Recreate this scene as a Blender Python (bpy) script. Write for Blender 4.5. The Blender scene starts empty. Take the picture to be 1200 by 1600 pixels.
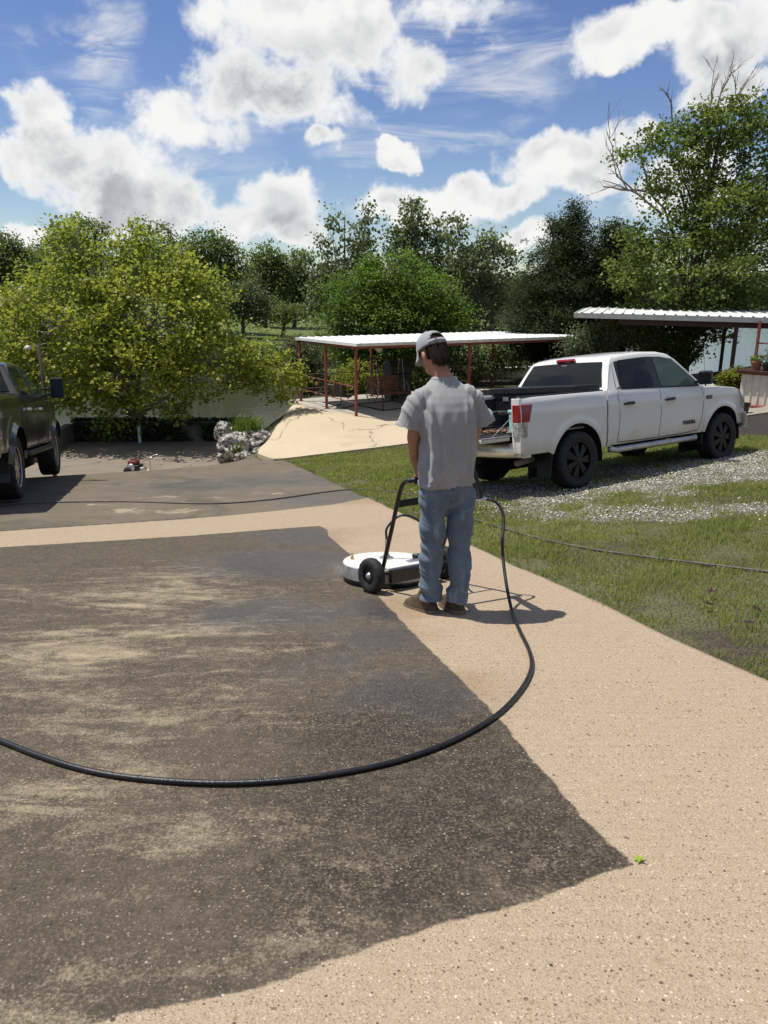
import bpy, bmesh, math, random
import numpy as np
from mathutils import Vector, Matrix
R = math.radians
scene = bpy.context.scene
COL = scene.collection
CAMZ = 4.8

# ---------------------------------------------------------------- camera
FPX, PITCH = 1200.0, R(15.9)          # focal length for a 1200x1600 frame
cam_data = bpy.data.cameras.new("camera")
cam_data.sensor_fit = 'VERTICAL'
cam_data.sensor_height = 32.0
cam_data.lens = 24.0
cam_data.clip_start = 0.05
cam_data.clip_end = 6000
cam = bpy.data.objects.new("camera", cam_data)
cam.location = (0, 0, CAMZ)
cam.rotation_euler = (R(90) - PITCH, 0, 0)
COL.objects.link(cam)
scene.camera = cam

# ---------------------------------------------------------------- sun, exposure
SUN_DIR = Vector((-0.70, 0.20, 1.78)).normalized()      # towards the sun
SUN_EL = math.asin(SUN_DIR.z)
SUN_AZ = math.atan2(SUN_DIR.x, SUN_DIR.y)               # clockwise from +Y
sd = bpy.data.lights.new("sun", 'SUN')
sd.energy = 5.0
sd.angle = R(0.53)
sd.color = (1.0, 0.955, 0.88)
sun = bpy.data.objects.new("sun", sd)
sun.rotation_euler = (-SUN_DIR).to_track_quat('-Z', 'Y').to_euler()
sun.location = (0, 0, 40)
COL.objects.link(sun)
scene.view_settings.view_transform = 'Standard'
scene.view_settings.look = 'None'
scene.view_settings.exposure = 0.14
scene.view_settings.gamma = 1.0
scene.view_settings.use_curve_mapping = False
try:
    scene.cycles.max_bounces = 6
    scene.cycles.transparent_max_bounces = 12
    scene.cycles.caustics_reflective = False
    scene.cycles.caustics_refractive = False
    scene.cycles.use_denoising = True
except Exception:
    pass

def ray(px, py):
    """direction through a point of the 1200x1600 photograph"""
    u, v = px - 600.0, py - 800.0
    c, s = math.cos(PITCH), math.sin(PITCH)
    return np.array([u, FPX * c - v * s, -FPX * s - v * c])
def at(px, py, Y):
    r = ray(px, py) * (Y / ray(px, py)[1])
    return Vector((r[0], r[1], r[2] + CAMZ))

# ---------------------------------------------------------------- node helper
class NT:
    def __init__(self, tree):
        self.t = tree; self.n = tree.nodes; self.l = tree.links
    def node(self, typ, **kw):
        n = self.n.new(typ)
        for k, v in kw.items():
            setattr(n, k, v)
        return n
    def put(self, sock, val):
        if hasattr(val, 'is_output') or isinstance(val, bpy.types.NodeSocket):
            self.l.new(val, sock)
        elif isinstance(val, bpy.types.Node):
            self.l.new(val.outputs[0], sock)
        elif val is not None:
            if isinstance(val, (tuple, list)) and len(val) == 3 and len(getattr(sock, 'default_value', (0,))) == 4:
                val = (*val, 1.0)
            sock.default_value = val
    def math(self, op, a, b=None, c=None, clamp=False):
        n = self.node('ShaderNodeMath', operation=op, use_clamp=clamp)
        self.put(n.inputs[0], a)
        if b is not None: self.put(n.inputs[1], b)
        if c is not None: self.put(n.inputs[2], c)
        return n.outputs[0]
    def vmath(self, op, a, b=None, out=0):
        n = self.node('ShaderNodeVectorMath', operation=op)
        self.put(n.inputs[0], a)
        if b is not None: self.put(n.inputs[1], b)
        return n.outputs[out]
    def mix(self, fac, a, b, blend='MIX'):
        n = self.node('ShaderNodeMix', data_type='RGBA', blend_type=blend)
        self.put(n.inputs[0], fac); self.put(n.inputs[6], a); self.put(n.inputs[7], b)
        return n.outputs[2]
    def ramp(self, fac, stops, interp='LINEAR'):
        n = self.node('ShaderNodeValToRGB')
        n.color_ramp.interpolation = interp
        el = n.color_ramp.elements
        while len(el) < len(stops): el.new(0.5)
        for e, (p, c) in zip(el, stops):
            e.position = p
            e.color = (c, c, c, 1) if isinstance(c, (int, float)) else (*c, 1)
        self.put(n.inputs[0], fac)
        return n.outputs[0]
    def smooth(self, x, lo, hi, a=0.0, b=1.0):
        n = self.node('ShaderNodeMapRange', interpolation_type='SMOOTHSTEP')
        self.put(n.inputs[0], x); self.put(n.inputs[1], lo); self.put(n.inputs[2], hi)
        self.put(n.inputs[3], a); self.put(n.inputs[4], b)
        return n.outputs[0]
    def noise(self, vec, scale, detail=4.0, rough=0.55, dist=0.0, col=False):
        n = self.node('ShaderNodeTexNoise')
        self.put(n.inputs['Vector'], vec)
        n.inputs['Scale'].default_value = scale
        n.inputs['Detail'].default_value = detail
        n.inputs['Roughness'].default_value = rough
        n.inputs['Distortion'].default_value = dist
        return n.outputs[1 if col else 0]
    def voronoi(self, vec, scale, out=0, feature='F1', rnd=1.0):
        n = self.node('ShaderNodeTexVoronoi', feature=feature)
        self.put(n.inputs['Vector'], vec)
        n.inputs['Scale'].default_value = scale
        n.inputs['Randomness'].default_value = rnd
        return n.outputs[out]
    def attr(self, name, out='Fac'):
        n = self.node('ShaderNodeAttribute', attribute_name=name)
        return n.outputs[out]
    def coord(self, out='Object'):
        return self.node('ShaderNodeTexCoord').outputs[out]
    def mapping(self, vec, scale=(1, 1, 1), rot=(0, 0, 0), loc=(0, 0, 0)):
        n = self.node('ShaderNodeMapping')
        self.put(n.inputs[0], vec)
        n.inputs['Scale'].default_value = scale
        n.inputs['Rotation'].default_value = rot
        n.inputs['Location'].default_value = loc
        return n.outputs[0]
    def bump(self, h, strength=0.3, dist=0.01, normal=None):
        n = self.node('ShaderNodeBump')
        n.inputs['Strength'].default_value = strength
        n.inputs['Distance'].default_value = dist
        self.put(n.inputs['Height'], h)
        if normal is not None: self.put(n.inputs['Normal'], normal)
        return n.outputs[0]

# ---------------------------------------------------------------- sky and clouds
world = bpy.data.worlds.new("World")
scene.world = world
world.use_nodes = True
W = NT(world.node_tree)
W.n.clear()
sky = W.node('ShaderNodeTexSky', sky_type='NISHITA')
sky.sun_disc = False
sky.sun_elevation = SUN_EL
sky.sun_rotation = SUN_AZ
sky.altitude = 200
sky.air_density = 1.0
sky.dust_density = 0.25
sky.ozone_density = 2.2
D = W.vmath('NORMALIZE', W.coord('Generated'))
sx = W.node('ShaderNodeSeparateXYZ'); W.put(sx.inputs[0], D)
az = W.math('ARCTAN2', sx.outputs[0], sx.outputs[1])
el = W.math('ARCSINE', sx.outputs[2])
cmb = W.node('ShaderNodeCombineXYZ'); W.put(cmb.inputs[0], az); W.put(cmb.inputs[1], el)
wn = W.noise(D, 5.0, 3, 0.55, col=True)
wn2 = W.noise(D, 17.0, 4, 0.6, col=True)
AE = W.vmath('ADD', cmb.outputs[0], W.vmath('MULTIPLY', W.vmath('SUBTRACT', wn, (0.5, 0.5, 0.5)), (0.13, 0.10, 0)))
AE = W.vmath('ADD', AE, W.vmath('MULTIPLY', W.vmath('SUBTRACT', wn2, (0.5, 0.5, 0.5)), (0.07, 0.055, 0)))
def aedir(px, py):
    r = ray(px, py); r = r / np.linalg.norm(r)
    return math.atan2(r[0], r[1]), math.asin(r[2])
def blobs(lst, AE):
    acc = None
    for (px, py, rx, ry, wgt) in lst:
        a0, e0 = aedir(px, py)
        a1, _ = aedir(px + rx, py); _, e1 = aedir(px, py - ry)
        ra, re = abs(a1 - a0), abs(e1 - e0)
        d = W.vmath('MULTIPLY', W.vmath('SUBTRACT', AE, (a0, e0, 0)), (1 / ra, 1 / re, 0))
        q = W.vmath('DOT_PRODUCT', d, d, out=1)
        b = W.math('MULTIPLY_ADD', q, -wgt, wgt)
        acc = b if acc is None else W.math('SMOOTH_MAX', acc, b, 0.25)
    return acc
CUM = [(450, 50, 150, 95, 1), (420, 150, 120, 75, 1), (545, 60, 70, 90, .9), (285, 190, 60, 42, .7),
       (55, 150, 65, 45, 1), (120, 235, 130, 62, 1), (215, 290, 105, 60, 1), (10, 240, 40, 40, .8),
       (440, 325, 105, 52, 1), (360, 345, 70, 42, .8), (480, 370, 60, 30, .8),
       (905, 232, 105, 52, 1), (965, 205, 60, 40, 1), (770, 292, 75, 34, 1), (670, 312, 90, 40, 1),
       (1010, 40, 135, 48, 1), (1140, 60, 110, 75, 1), (1120, 140, 110, 42, .9), (1080, 290, 130, 60, .8),
       (625, 237, 34, 22, 1), (516, 232, 44, 15, .8), (820, 370, 55, 28, .8), (50, 362, 45, 26, .8),
       (690, 30, 95, 45, .55), (640, 120, 60, 36, .5), (520, 190, 70, 30, .6)]
cum = blobs(CUM, AE)
# the same kind of scattered cumulus goes on over the rest of the sky
pl = W.node('ShaderNodeCombineXYZ')
zz = W.math('MAXIMUM', W.math('ADD', sx.outputs[2], 0.12), 0.05)
W.put(pl.inputs[0], W.math('DIVIDE', sx.outputs[0], zz)); W.put(pl.inputs[1], W.math('DIVIDE', sx.outputs[1], zz))
gen = W.math('MULTIPLY_ADD', W.noise(pl.outputs[0], 0.9, 3, 0.5), 5.0, -2.72)
outside = W.math('MAXIMUM', W.smooth(W.math('ABSOLUTE', az), 0.47, 0.62), W.smooth(el, 0.34, 0.50))
outside = W.math('MAXIMUM', outside, W.smooth(sx.outputs[1], 0.2, -0.1))
gen = W.math('ADD', gen, W.math('MULTIPLY_ADD', outside, 2.0, -2.0))
cum = W.math('MAXIMUM', cum, gen)
cum_up = W.math('MAXIMUM', blobs(CUM, W.vmath('ADD', AE, (-0.012, 0.042, 0))), gen)
fb = W.noise(D, 13.0, 9, 0.62, 0.25)
fbs = W.noise(D, 13.0, 3, 0.5, 0.25)
fb2 = W.noise(W.mapping(D, loc=(0.008, 0.0, -0.03)), 13.0, 3, 0.5, 0.25)
fbm = W.math('ADD', W.math('MULTIPLY_ADD', fb, 2.9, -1.45), W.math('MULTIPLY_ADD', W.noise(D, 48.0, 6, 0.6), 0.7, -0.35))
dens = W.math('ADD', cum, fbm)
alpha = W.smooth(dens, -0.26, 0.56)
# cirrus streaks
cir_n = W.noise(W.mapping(D, rot=(0.3, 0.5, 0.35), scale=(3.0, 14.0, 20.0)), 1.6, 7, 0.62, 1.2)
CIR = [(170, 90, 75, 110, 1), (690, 208, 160, 26, 1), (700, 70, 170, 110, 1), (600, 160, 130, 90, .8), (330, 200, 160, 80, .7), (930, 300, 120, 40, .6), (830, 90, 110, 70, .7), (60, 60, 120, 60, .6), (760, 140, 120, 60, .7), (560, 240, 120, 30, .8), (330, 260, 120, 40, .6)]
cir_b = blobs(CIR, AE)
cirrus = W.math('MULTIPLY', W.smooth(cir_b, 0.0, 0.8), W.smooth(cir_n, 0.38, 0.74))
cirrus = W.math('MULTIPLY', cirrus, 0.85)
thick = W.smooth(dens, 0.15, 1.25)
lit = W.math('MULTIPLY_ADD', W.math('SUBTRACT', fbs, fb2), 4.5, 0.5)
low = W.noise(D, 7.0, 3, 0.5)
above = W.smooth(W.math('ADD', cum_up, W.math('MULTIPLY_ADD', fb2, 1.6, -0.8)), -0.15, 0.85)
shade = W.math('MULTIPLY', thick, W.math('MULTIPLY_ADD', W.smooth(lit, 0.95, 0.05), 0.45, W.math('MULTIPLY', above, 0.48)), clamp=True)
ccol = W.mix(shade, (10.8, 10.8, 10.7), (4.3, 4.5, 4.9))
ccol = W.mix(W.smooth(alpha, 0.0, 1.0, 0.25, 0.0), ccol, (8.0, 8.5, 9.4))
hs = W.node('ShaderNodeHueSaturation'); W.put(hs.inputs['Color'], sky.outputs[0])
hs.inputs['Saturation'].default_value = 1.16
hs.inputs['Value'].default_value = 1.22
hs.inputs['Hue'].default_value = 0.516
skc = W.mix(cirrus, hs.outputs[0], (8.8, 9.0, 9.5))
skc = W.mix(alpha, skc, ccol)
# below the horizon the world is never seen; keep the plain sky there
bg = W.node('ShaderNodeBackground'); W.put(bg.inputs[0], skc); bg.inputs[1].default_value = 0.078
out = W.node('ShaderNodeOutputWorld'); W.l.new(bg.outputs[0], out.inputs[0])

# ---------------------------------------------------------------- mesh helpers
def tag(o, label=None, cat=None, group=None, kind=None):
    if label: o['label'] = label
    if cat: o['category'] = cat
    if group: o['group'] = group
    if kind: o['kind'] = kind
    return o
def empty(name, loc=(0, 0, 0), rz=0.0, label=None, cat=None, group=None, rot=None):
    o = bpy.data.objects.new(name, None)
    o.empty_display_size = 0.1
    o.location = loc
    o.rotation_euler = rot if rot is not None else (0, 0, rz)
    COL.objects.link(o)
    return tag(o, label, cat, group)
def link(name, me, mat=None, parent=None):
    o = bpy.data.objects.new(name, me)
    if mat is not None and not me.materials: me.materials.append(mat)
    if parent is not None: o.parent = parent
    COL.objects.link(o)
    return o
def np_mesh(name, V, F, smooth=False, attrs=None):
    """mesh from arrays; F is (m,3) or (m,4)"""
    V = np.asarray(V, np.float32); F = np.asarray(F, np.int32)
    me = bpy.data.meshes.new(name)
    k = F.shape[1]
    me.vertices.add(len(V)); me.vertices.foreach_set('co', V.ravel())
    me.loops.add(F.size); me.loops.foreach_set('vertex_index', F.ravel())
    me.polygons.add(len(F))
    me.polygons.foreach_set('loop_start', np.arange(0, F.size, k, dtype=np.int32))
    me.polygons.foreach_set('loop_total', np.full(len(F), k, np.int32))
    if smooth: me.polygons.foreach_set('use_smooth', np.ones(len(F), bool))
    me.update(calc_edges=True)
    for nm, (dom, arr) in (attrs or {}).items():
        a = me.attributes.new(nm, 'FLOAT', dom)
        a.data.foreach_set('value', np.asarray(arr, np.float32))
    me.validate()
    return me
def frame_of(d, up=(0, 0, 1)):
    d = np.asarray(d, float); d = d / (np.linalg.norm(d) + 1e-12)
    u = np.asarray(up, float)
    if abs(d @ u) > 0.98: u = np.array([1.0, 0, 0]) if abs(d[0]) < 0.9 else np.array([0, 1.0, 0])
    a = np.cross(d, u); a /= np.linalg.norm(a)
    b = np.cross(a, d)
    return a, b
class MB:
    def __init__(self):
        self.v = []; self.f = []
    def add(self, V, F):
        n = len(self.v)
        self.v.extend([tuple(p) for p in V]); self.f.extend([tuple(i + n for i in q) for q in F])
        return self
    def box(self, c, s, rot=None):
        hx, hy, hz = s[0] / 2, s[1] / 2, s[2] / 2
        V = [Vector((x, y, z)) for x in (-hx, hx) for y in (-hy, hy) for z in (-hz, hz)]
        if rot is not None:
            m = Matrix.Rotation(rot, 3, 'Z') if isinstance(rot, (int, float)) else rot
            V = [m @ p for p in V]
        V = [p + Vector(c) for p in V]
        return self.add(V, [(0, 1, 3, 2), (4, 6, 7, 5), (0, 4, 5, 1), (2, 3, 7, 6), (0, 2, 6, 4), (1, 5, 7, 3)])
    def bar(self, p, q, w, h=None, up=(0, 0, 1)):
        h = w if h is None else h
        p, q = np.array(p, float), np.array(q, float)
        a, b = frame_of(q - p, up)
        V = [c + a * sa * w / 2 + b * sb * h / 2 for c in (p, q) for sa, sb in ((-1, -1), (1, -1), (1, 1), (-1, 1))]
        return self.add(V, [(3, 2, 1, 0), (4, 5, 6, 7), (0, 1, 5, 4), (1, 2, 6, 5), (2, 3, 7, 6), (3, 0, 4, 7)])
    def tube(self, pts, r, n=8, caps=True, ell=None):
        P = np.array(pts, float); m = len(P)
        rr = np.full(m, r) if np.isscalar(r) else np.asarray(r, float)
        T = np.gradient(P, axis=0)
        V = []; a, b = frame_of(T[0])
        for i in range(m):
            t = T[i] / (np.linalg.norm(T[i]) + 1e-12)
            a = a - t * (a @ t); a /= np.linalg.norm(a) + 1e-12
            b = np.cross(t, a)
            for k in range(n):
                th = 2 * math.pi * k / n
                V.append(P[i] + rr[i] * (a * math.cos(th) + b * math.sin(th)))
        F = [(i * n + k, i * n + (k + 1) % n, (i + 1) * n + (k + 1) % n, (i + 1) * n + k) for i in range(m - 1) for k in range(n)]
        if caps:
            F.append(tuple(range(n - 1, -1, -1))); F.append(tuple((m - 1) * n + k for k in range(n)))
        return self.add(V, F)
    def lathe(self, prof, n=24, axis='Z', c=(0, 0, 0), close=True):
        V = []; m = len(prof)
        for (r, h) in prof:
            for k in range(n):
                th = 2 * math.pi * k / n
                x, y = r * math.cos(th), r * math.sin(th)
                p = {'Z': (x, y, h), 'Y': (x, h, y), 'X': (h, x, y)}[axis]
                V.append((p[0] + c[0], p[1] + c[1], p[2] + c[2]))
        F = [(i * n + k, i * n + (k + 1) % n, (i + 1) * n + (k + 1) % n, (i + 1) * n + k) for i in range(m - 1) for k in range(n)]
        if close:
            F.append(tuple(range(n - 1, -1, -1))); F.append(tuple((m - 1) * n + k for k in range(n)))
        return self.add(V, F)
    def prism(self, poly, a, b):
        """poly: list of 3-vectors; extruded by the vectors a..b added to them"""
        n = len(poly); a, b = Vector(a), Vector(b)
        V = [Vector(p) + a for p in poly] + [Vector(p) + b for p in poly]
        F = [tuple(range(n - 1, -1, -1)), tuple(range(n, 2 * n))] + [(i, (i + 1) % n, n + (i + 1) % n, n + i) for i in range(n)]
        return self.add(V, F)
    def grid(self, G):
        """G[i][j] points"""
        m, n = len(G), len(G[0])
        V = [p for row in G for p in row]
        F = [(i * n + j, i * n + j + 1, (i + 1) * n + j + 1, (i + 1) * n + j) for i in range(m - 1) for j in range(n - 1)]
        return self.add(V, F)
    def mesh(self, name, smooth=False, fix=True):
        me = bpy.data.meshes.new(name)
        me.from_pydata([tuple(map(float, p)) for p in self.v], [], self.f)
        if fix:
            bm = bmesh.new(); bm.from_mesh(me)
            bmesh.ops.recalc_face_normals(bm, faces=bm.faces)
            bm.to_mesh(me); bm.free()
        if smooth:
            me.polygons.foreach_set('use_smooth', np.ones(len(me.polygons), bool))
        me.update()
        return me
    def build(self, name, mat, parent=None, smooth=False, bevel=0.0, subd=0, auto=None, thick=0.0):
        me = self.mesh(name, smooth or auto is not None)
        if auto is not None:
            set_sharp(me, auto)
        o = link(name, me, mat, parent)
        if thick:
            m = o.modifiers.new('thick', 'SOLIDIFY'); m.thickness = thick; m.offset = -1
        if bevel:
            m = o.modifiers.new('bevel', 'BEVEL'); m.width = bevel; m.segments = 2; m.limit_method = 'ANGLE'; m.angle_limit = R(40)
        if subd:
            m = o.modifiers.new('sub', 'SUBSURF'); m.levels = subd; m.render_levels = subd
        return o
def set_sharp(me, deg):
    bm = bmesh.new(); bm.from_mesh(me)
    lim = R(deg)
    for e in bm.edges:
        e.smooth = not (len(e.link_faces) == 2 and e.calc_face_angle(0) > lim)
    bm.to_mesh(me); bm.free()
def copy_tree(o, parent=None):
    c = o.copy(); COL.objects.link(c); c.parent = parent
    for ch in list(o.children): copy_tree(ch, c)
    return c
def smoothstep(x, a, b):
    t = np.clip((np.asarray(x, float) - a) / (b - a), 0, 1)
    return t * t * (3 - 2 * t)
def catmull(pts, n=12):
    P = np.array(pts, float); P = np.vstack([2 * P[0] - P[1], P, 2 * P[-1] - P[-2]])
    out = []
    for i in range(1, len(P) - 2):
        for k in range(n):
            t = k / n
            out.append(0.5 * ((2 * P[i]) + (-P[i - 1] + P[i + 1]) * t + (2 * P[i - 1] - 5 * P[i] + 4 * P[i + 1] - P[i + 2]) * t * t + (-P[i - 1] + 3 * P[i] - 3 * P[i + 1] + P[i + 2]) * t ** 3))
    out.append(P[-2])
    return np.array(out)
def vnoise(x, y, seed=0):
    """smooth value noise in 2D, range 0..1"""
    x = np.asarray(x, float); y = np.asarray(y, float)
    xi, yi = np.floor(x).astype(np.int64), np.floor(y).astype(np.int64)
    fx, fy = x - xi, y - yi
    fx, fy = fx * fx * (3 - 2 * fx), fy * fy * (3 - 2 * fy)
    def h(a, b):
        n = (a * 374761393 + b * 668265263 + seed * 982451653) & 0x7fffffff
        n = ((n ^ (n >> 13)) * 1274126177) & 0x7fffffff
        return ((n ^ (n >> 16)) & 0xffff) / 65535.0
    return (h(xi, yi) * (1 - fx) + h(xi + 1, yi) * fx) * (1 - fy) + (h(xi, yi + 1) * (1 - fx) + h(xi + 1, yi + 1) * fx) * fy
def fbm2(x, y, seed=0, o=4):
    s = 0; a = 0.5; t = 0
    for i in range(o):
        s = s + a * vnoise(x * 2 ** i, y * 2 ** i, seed + i); t += a; a *= 0.5
    return s / t
# ---------------------------------------------------------------- materials
def mat_new(name):
    m = bpy.data.materials.new(name); m.use_nodes = True
    t = NT(m.node_tree); t.n.clear()
    o = t.node('ShaderNodeOutputMaterial')
    b = t.node('ShaderNodeBsdfPrincipled')
    t.l.new(b.outputs[0], o.inputs[0])
    return m, t, b, o
def simple(name, col, rough=0.6, metal=0.0, var=0.15, scale=6.0, bump=0.0, bscale=60.0, spec=None, coat=0.0, rvar=0.0, dirt=None):
    """plain surface with mottled colour, optional fine relief and grime"""
    m, t, b, o = mat_new(name)
    co = t.coord('Object')
    n = t.noise(co, scale, 5, 0.6)
    lo = tuple(c * (1 - var) for c in col); hi = tuple(min(1, c * (1 + var)) for c in col)
    c = t.mix(t.smooth(n, 0.3, 0.7), lo, hi)
    if dirt is not None:
        dn = t.noise(co, scale * 2.3, 7, 0.7)
        c = t.mix(t.math('MULTIPLY', t.smooth(dn, 0.5, 0.72), dirt[1]), c, dirt[0])
    t.put(b.inputs['Base Color'], c)
    if rvar:
        t.put(b.inputs['Roughness'], t.math('MULTIPLY_ADD', t.noise(co, scale * 1.7, 4), rvar * 2, rough - rvar))
    else:
        b.inputs['Roughness'].default_value = rough
    b.inputs['Metallic'].default_value = metal
    if spec is not None: b.inputs['Specular IOR Level'].default_value = spec
    if coat:
        b.inputs['Coat Weight'].default_value = coat; b.inputs['Coat Roughness'].default_value = 0.04
    if bump:
        t.put(b.inputs['Normal'], t.bump(t.noise(co, bscale, 4, 0.6), bump, 0.01))
    return m
def leaf_mat(name, dark, light, trans=0.45, yellow=None, rough=0.45):
    m, t, b, o = mat_new(name)
    r = t.attr('rnd')
    c = t.mix(r, dark, light)
    if yellow is not None:
        c = t.mix(t.smooth(r, 0.86, 0.97), c, yellow)
    t.put(b.inputs['Base Color'], c)
    b.inputs['Roughness'].default_value = rough
    b.inputs['Specular IOR Level'].default_value = 0.35
    tr = t.node('ShaderNodeBsdfTranslucent')
    tc = t.mix(0.55, c, t.mix(0.5, c, (0.30, 0.36, 0.03)))
    t.put(tr.inputs[0], tc)
    mx = t.node('ShaderNodeMixShader'); mx.inputs[0].default_value = trans
    t.l.new(b.outputs[0], mx.inputs[1]); t.l.new(tr.outputs[0], mx.inputs[2])
    t.l.new(mx.outputs[0], o.inputs[0])
    return m
M = {}
M['bark'] = simple('bark', (0.11, 0.085, 0.06), 0.9, var=0.4, scale=9, bump=0.6, bscale=25)
M['bark_pale'] = simple('pale_bark', (0.34, 0.31, 0.26), 0.85, var=0.45, scale=5, bump=0.4, bscale=25)
M['bark_dead'] = simple('dead_bark', (0.20, 0.17, 0.14), 0.9, var=0.3, scale=8)
M['red_steel'] = simple('red_oxide_steel', (0.20, 0.050, 0.036), 0.5, var=0.3, scale=5, dirt=((0.09, 0.03, 0.02), 0.6), rvar=0.1)
M['dark_red'] = simple('dark_red_paint', (0.055, 0.016, 0.014), 0.5, var=0.25, scale=4, rvar=0.1)
M['roof_white'] = simple('white_painted_sheet_metal', (0.76, 0.77, 0.74), 0.38, var=0.06, scale=1.2, dirt=((0.45, 0.42, 0.34), 0.30), rvar=0.08)
M['fascia'] = simple('weathered_cream_fascia', (0.60, 0.59, 0.52), 0.5, var=0.1, scale=3, dirt=((0.32, 0.29, 0.22), 0.5))
M['black_plastic'] = simple('black_plastic', (0.012, 0.012, 0.013), 0.45, var=0.3, scale=8, bump=0.15, bscale=120)
M['black_metal'] = simple('black_painted_tube', (0.014, 0.014, 0.015), 0.32, var=0.3, scale=9, rvar=0.08)
M['rubber'] = simple('tyre_rubber', (0.011, 0.0105, 0.010), 0.75, var=0.35, scale=14, bump=0.2, bscale=90, dirt=((0.04, 0.035, 0.028), 0.35))
M['hose_black'] = simple('black_rubber_hose', (0.010, 0.010, 0.011), 0.34, var=0.3, scale=20, bump=0.25, bscale=200)
M['hose_grey'] = simple('dusty_hose', (0.075, 0.072, 0.066), 0.6, var=0.4, scale=7, dirt=((0.20, 0.18, 0.14), 0.5))
M['steel'] = simple('bright_steel', (0.55, 0.55, 0.54), 0.3, 1.0, var=0.12, scale=12, rvar=0.1)
M['alu'] = simple('scuffed_aluminium', (0.50, 0.50, 0.49), 0.42, 0.9, var=0.15, scale=10, rvar=0.12)
M['brass'] = simple('brass_fitting', (0.50, 0.36, 0.14), 0.35, 1.0, var=0.15)
M['wood'] = simple('weathered_red_wood', (0.20, 0.075, 0.04), 0.65, var=0.35, scale=6, bump=0.2, bscale=30)
M['terracotta'] = simple('terracotta', (0.36, 0.15, 0.08), 0.8, var=0.2, scale=12)
M['siding'] = simple('cream_ribbed_siding', (0.66, 0.61, 0.50), 0.5, var=0.08, scale=3, dirt=((0.40, 0.34, 0.25), 0.35))
M['soil'] = simple('dark_soil', (0.05, 0.037, 0.025), 0.95, var=0.5, scale=8, bump=0.8, bscale=40)
M['white_plastic'] = simple('white_plastic', (0.72, 0.72, 0.70), 0.45, var=0.06, scale=6)
M['mint'] = simple('mint_plastic', (0.32, 0.62, 0.52), 0.4, var=0.08)
M['orange'] = simple('orange_plastic', (0.75, 0.16, 0.03), 0.4, var=0.08)
M['lampwhite'] = simple('lamp_housing', (0.50, 0.48, 0.43), 0.4, var=0.1)
def tinted(name, col=(0.008, 0.010, 0.011)):
    m, t, b, o = mat_new(name)
    n = t.noise(t.coord('Object'), 3.0, 4)
    t.put(b.inputs['Base Color'], t.mix(n, col, tuple(c * 1.8 for c in col)))
    t.put(b.inputs['Roughness'], t.math('MULTIPLY_ADD', t.noise(t.coord('Object'), 7.0, 5, .65), 0.10, 0.015))
    b.inputs['IOR'].default_value = 1.30
    return m
M['glass_dark'] = tinted('tinted_window_glass')
def clear_glass(name):
    m, t, b, o = mat_new(name)
    gl = t.node('ShaderNodeBsdfGlossy'); gl.inputs['Roughness'].default_value = 0.02
    tr = t.node('ShaderNodeBsdfTransparent'); tr.inputs[0].default_value = (0.50, 0.60, 0.56, 1)
    fr = t.node('ShaderNodeFresnel'); fr.inputs[0].default_value = 1.6
    mx = t.node('ShaderNodeMixShader')
    t.put(mx.inputs[0], t.math('MULTIPLY_ADD', fr.outputs[0], 1.3, 0.03, clamp=True))
    t.l.new(tr.outputs[0], mx.inputs[1]); t.l.new(gl.outputs[0], mx.inputs[2]); t.l.new(mx.outputs[0], o.inputs[0])
    return m
M['glass_clear'] = clear_glass('green_tinted_glass')
# ---------------------------------------------------------------- terrain
def edge_x(y): return 1.94 - 0.2877 * (y - 3.5)              # right edge of the driveway
def crest_y(x): return np.clip(15.3 + (np.asarray(x, float) + 6.5) * 0.90, 14.2, 19.6)
PAVZ = 0.94
WATER = -0.10
def shore_y(x):
    return np.interp(x, [-60, -20, -10.6, -10.5, -5.0, -4.2, -3.0, 0, 8, 9.3, 10.5, 16, 40],
                     [24, 25, 26.0, 25.3, 25.3, 26.5, 29.5, 41, 41, 34, 29.5, 28.5, 24])
def H(x, y):
    x = np.asarray(x, float); y = np.asarray(y, float)
    zp = 3.4 - 0.14 * y
    e = (x - edge_x(y)) * 0.961
    ep = np.clip(e, 0, 22)
    right = zp + 0.055 * ep + 0.0035 * ep * ep
    right = np.where(y > 23, np.maximum(right, 3.4 - 0.14 * 23 + 0.055 * ep + 0.0035 * ep * ep - 0.02 * (y - 23)), right)
    # levelled ground around the pavilion
    w = smoothstep(y, 18.6, 23.2) * smoothstep(x, -4.6, -3.0) * (1 - smoothstep(x, 7.0, 10.5))
    right = right * (1 - w) + PAVZ * w
    # left: beyond the crest the ground falls to the slab at the water
    s = y - crest_y(x)
    zc = 3.4 - 0.14 * crest_y(x)
    left = np.where(s > 0, zc - (zc - 0.02) * smoothstep(s, -0.9, 5.0) * 1.0, zp)
    left = np.where((s > -0.9) & (s <= 0), zp - (zc - 0.02) * smoothstep(s, -0.9, 5.0), left)
    wl = smoothstep(x, -4.4, -3.2) * smoothstep(y, 15.0, 18.5)
    wl = np.where(y <= 15, smoothstep(e, -0.2, 0.3), np.maximum(wl, smoothstep(e, -0.4, 0.4) * (1 - smoothstep(x, -9, -5) * 0)))
    z = left * (1 - wl) + right * wl
    d = y - shore_y(x)
    z = z - smoothstep(d, -0.2, 2.6) * (z + 1.6)
    # opposite bank of the cove, rising lawn, and the far side of the lake
    fb = np.minimum(y - 47 + 0.10 * x, (14 - x) * 0.6 + 0.1 * (y - 47))
    bank = -1.6 + 1.7 * smoothstep(fb, -2, 4) + 0.062 * np.clip(fb, 0, 60)
    z = np.where((y > 38) & (d > 3), np.maximum(z, bank), z)
    far = -1.6 + 2.0 * smoothstep(y, 470, 500) + 12 * smoothstep(y, 490, 640)
    z = np.where(y > 300, np.maximum(z, far), z)
    return z
def ground_z(x, y): return float(H(np.array([x]), np.array([y]))[0])

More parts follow.
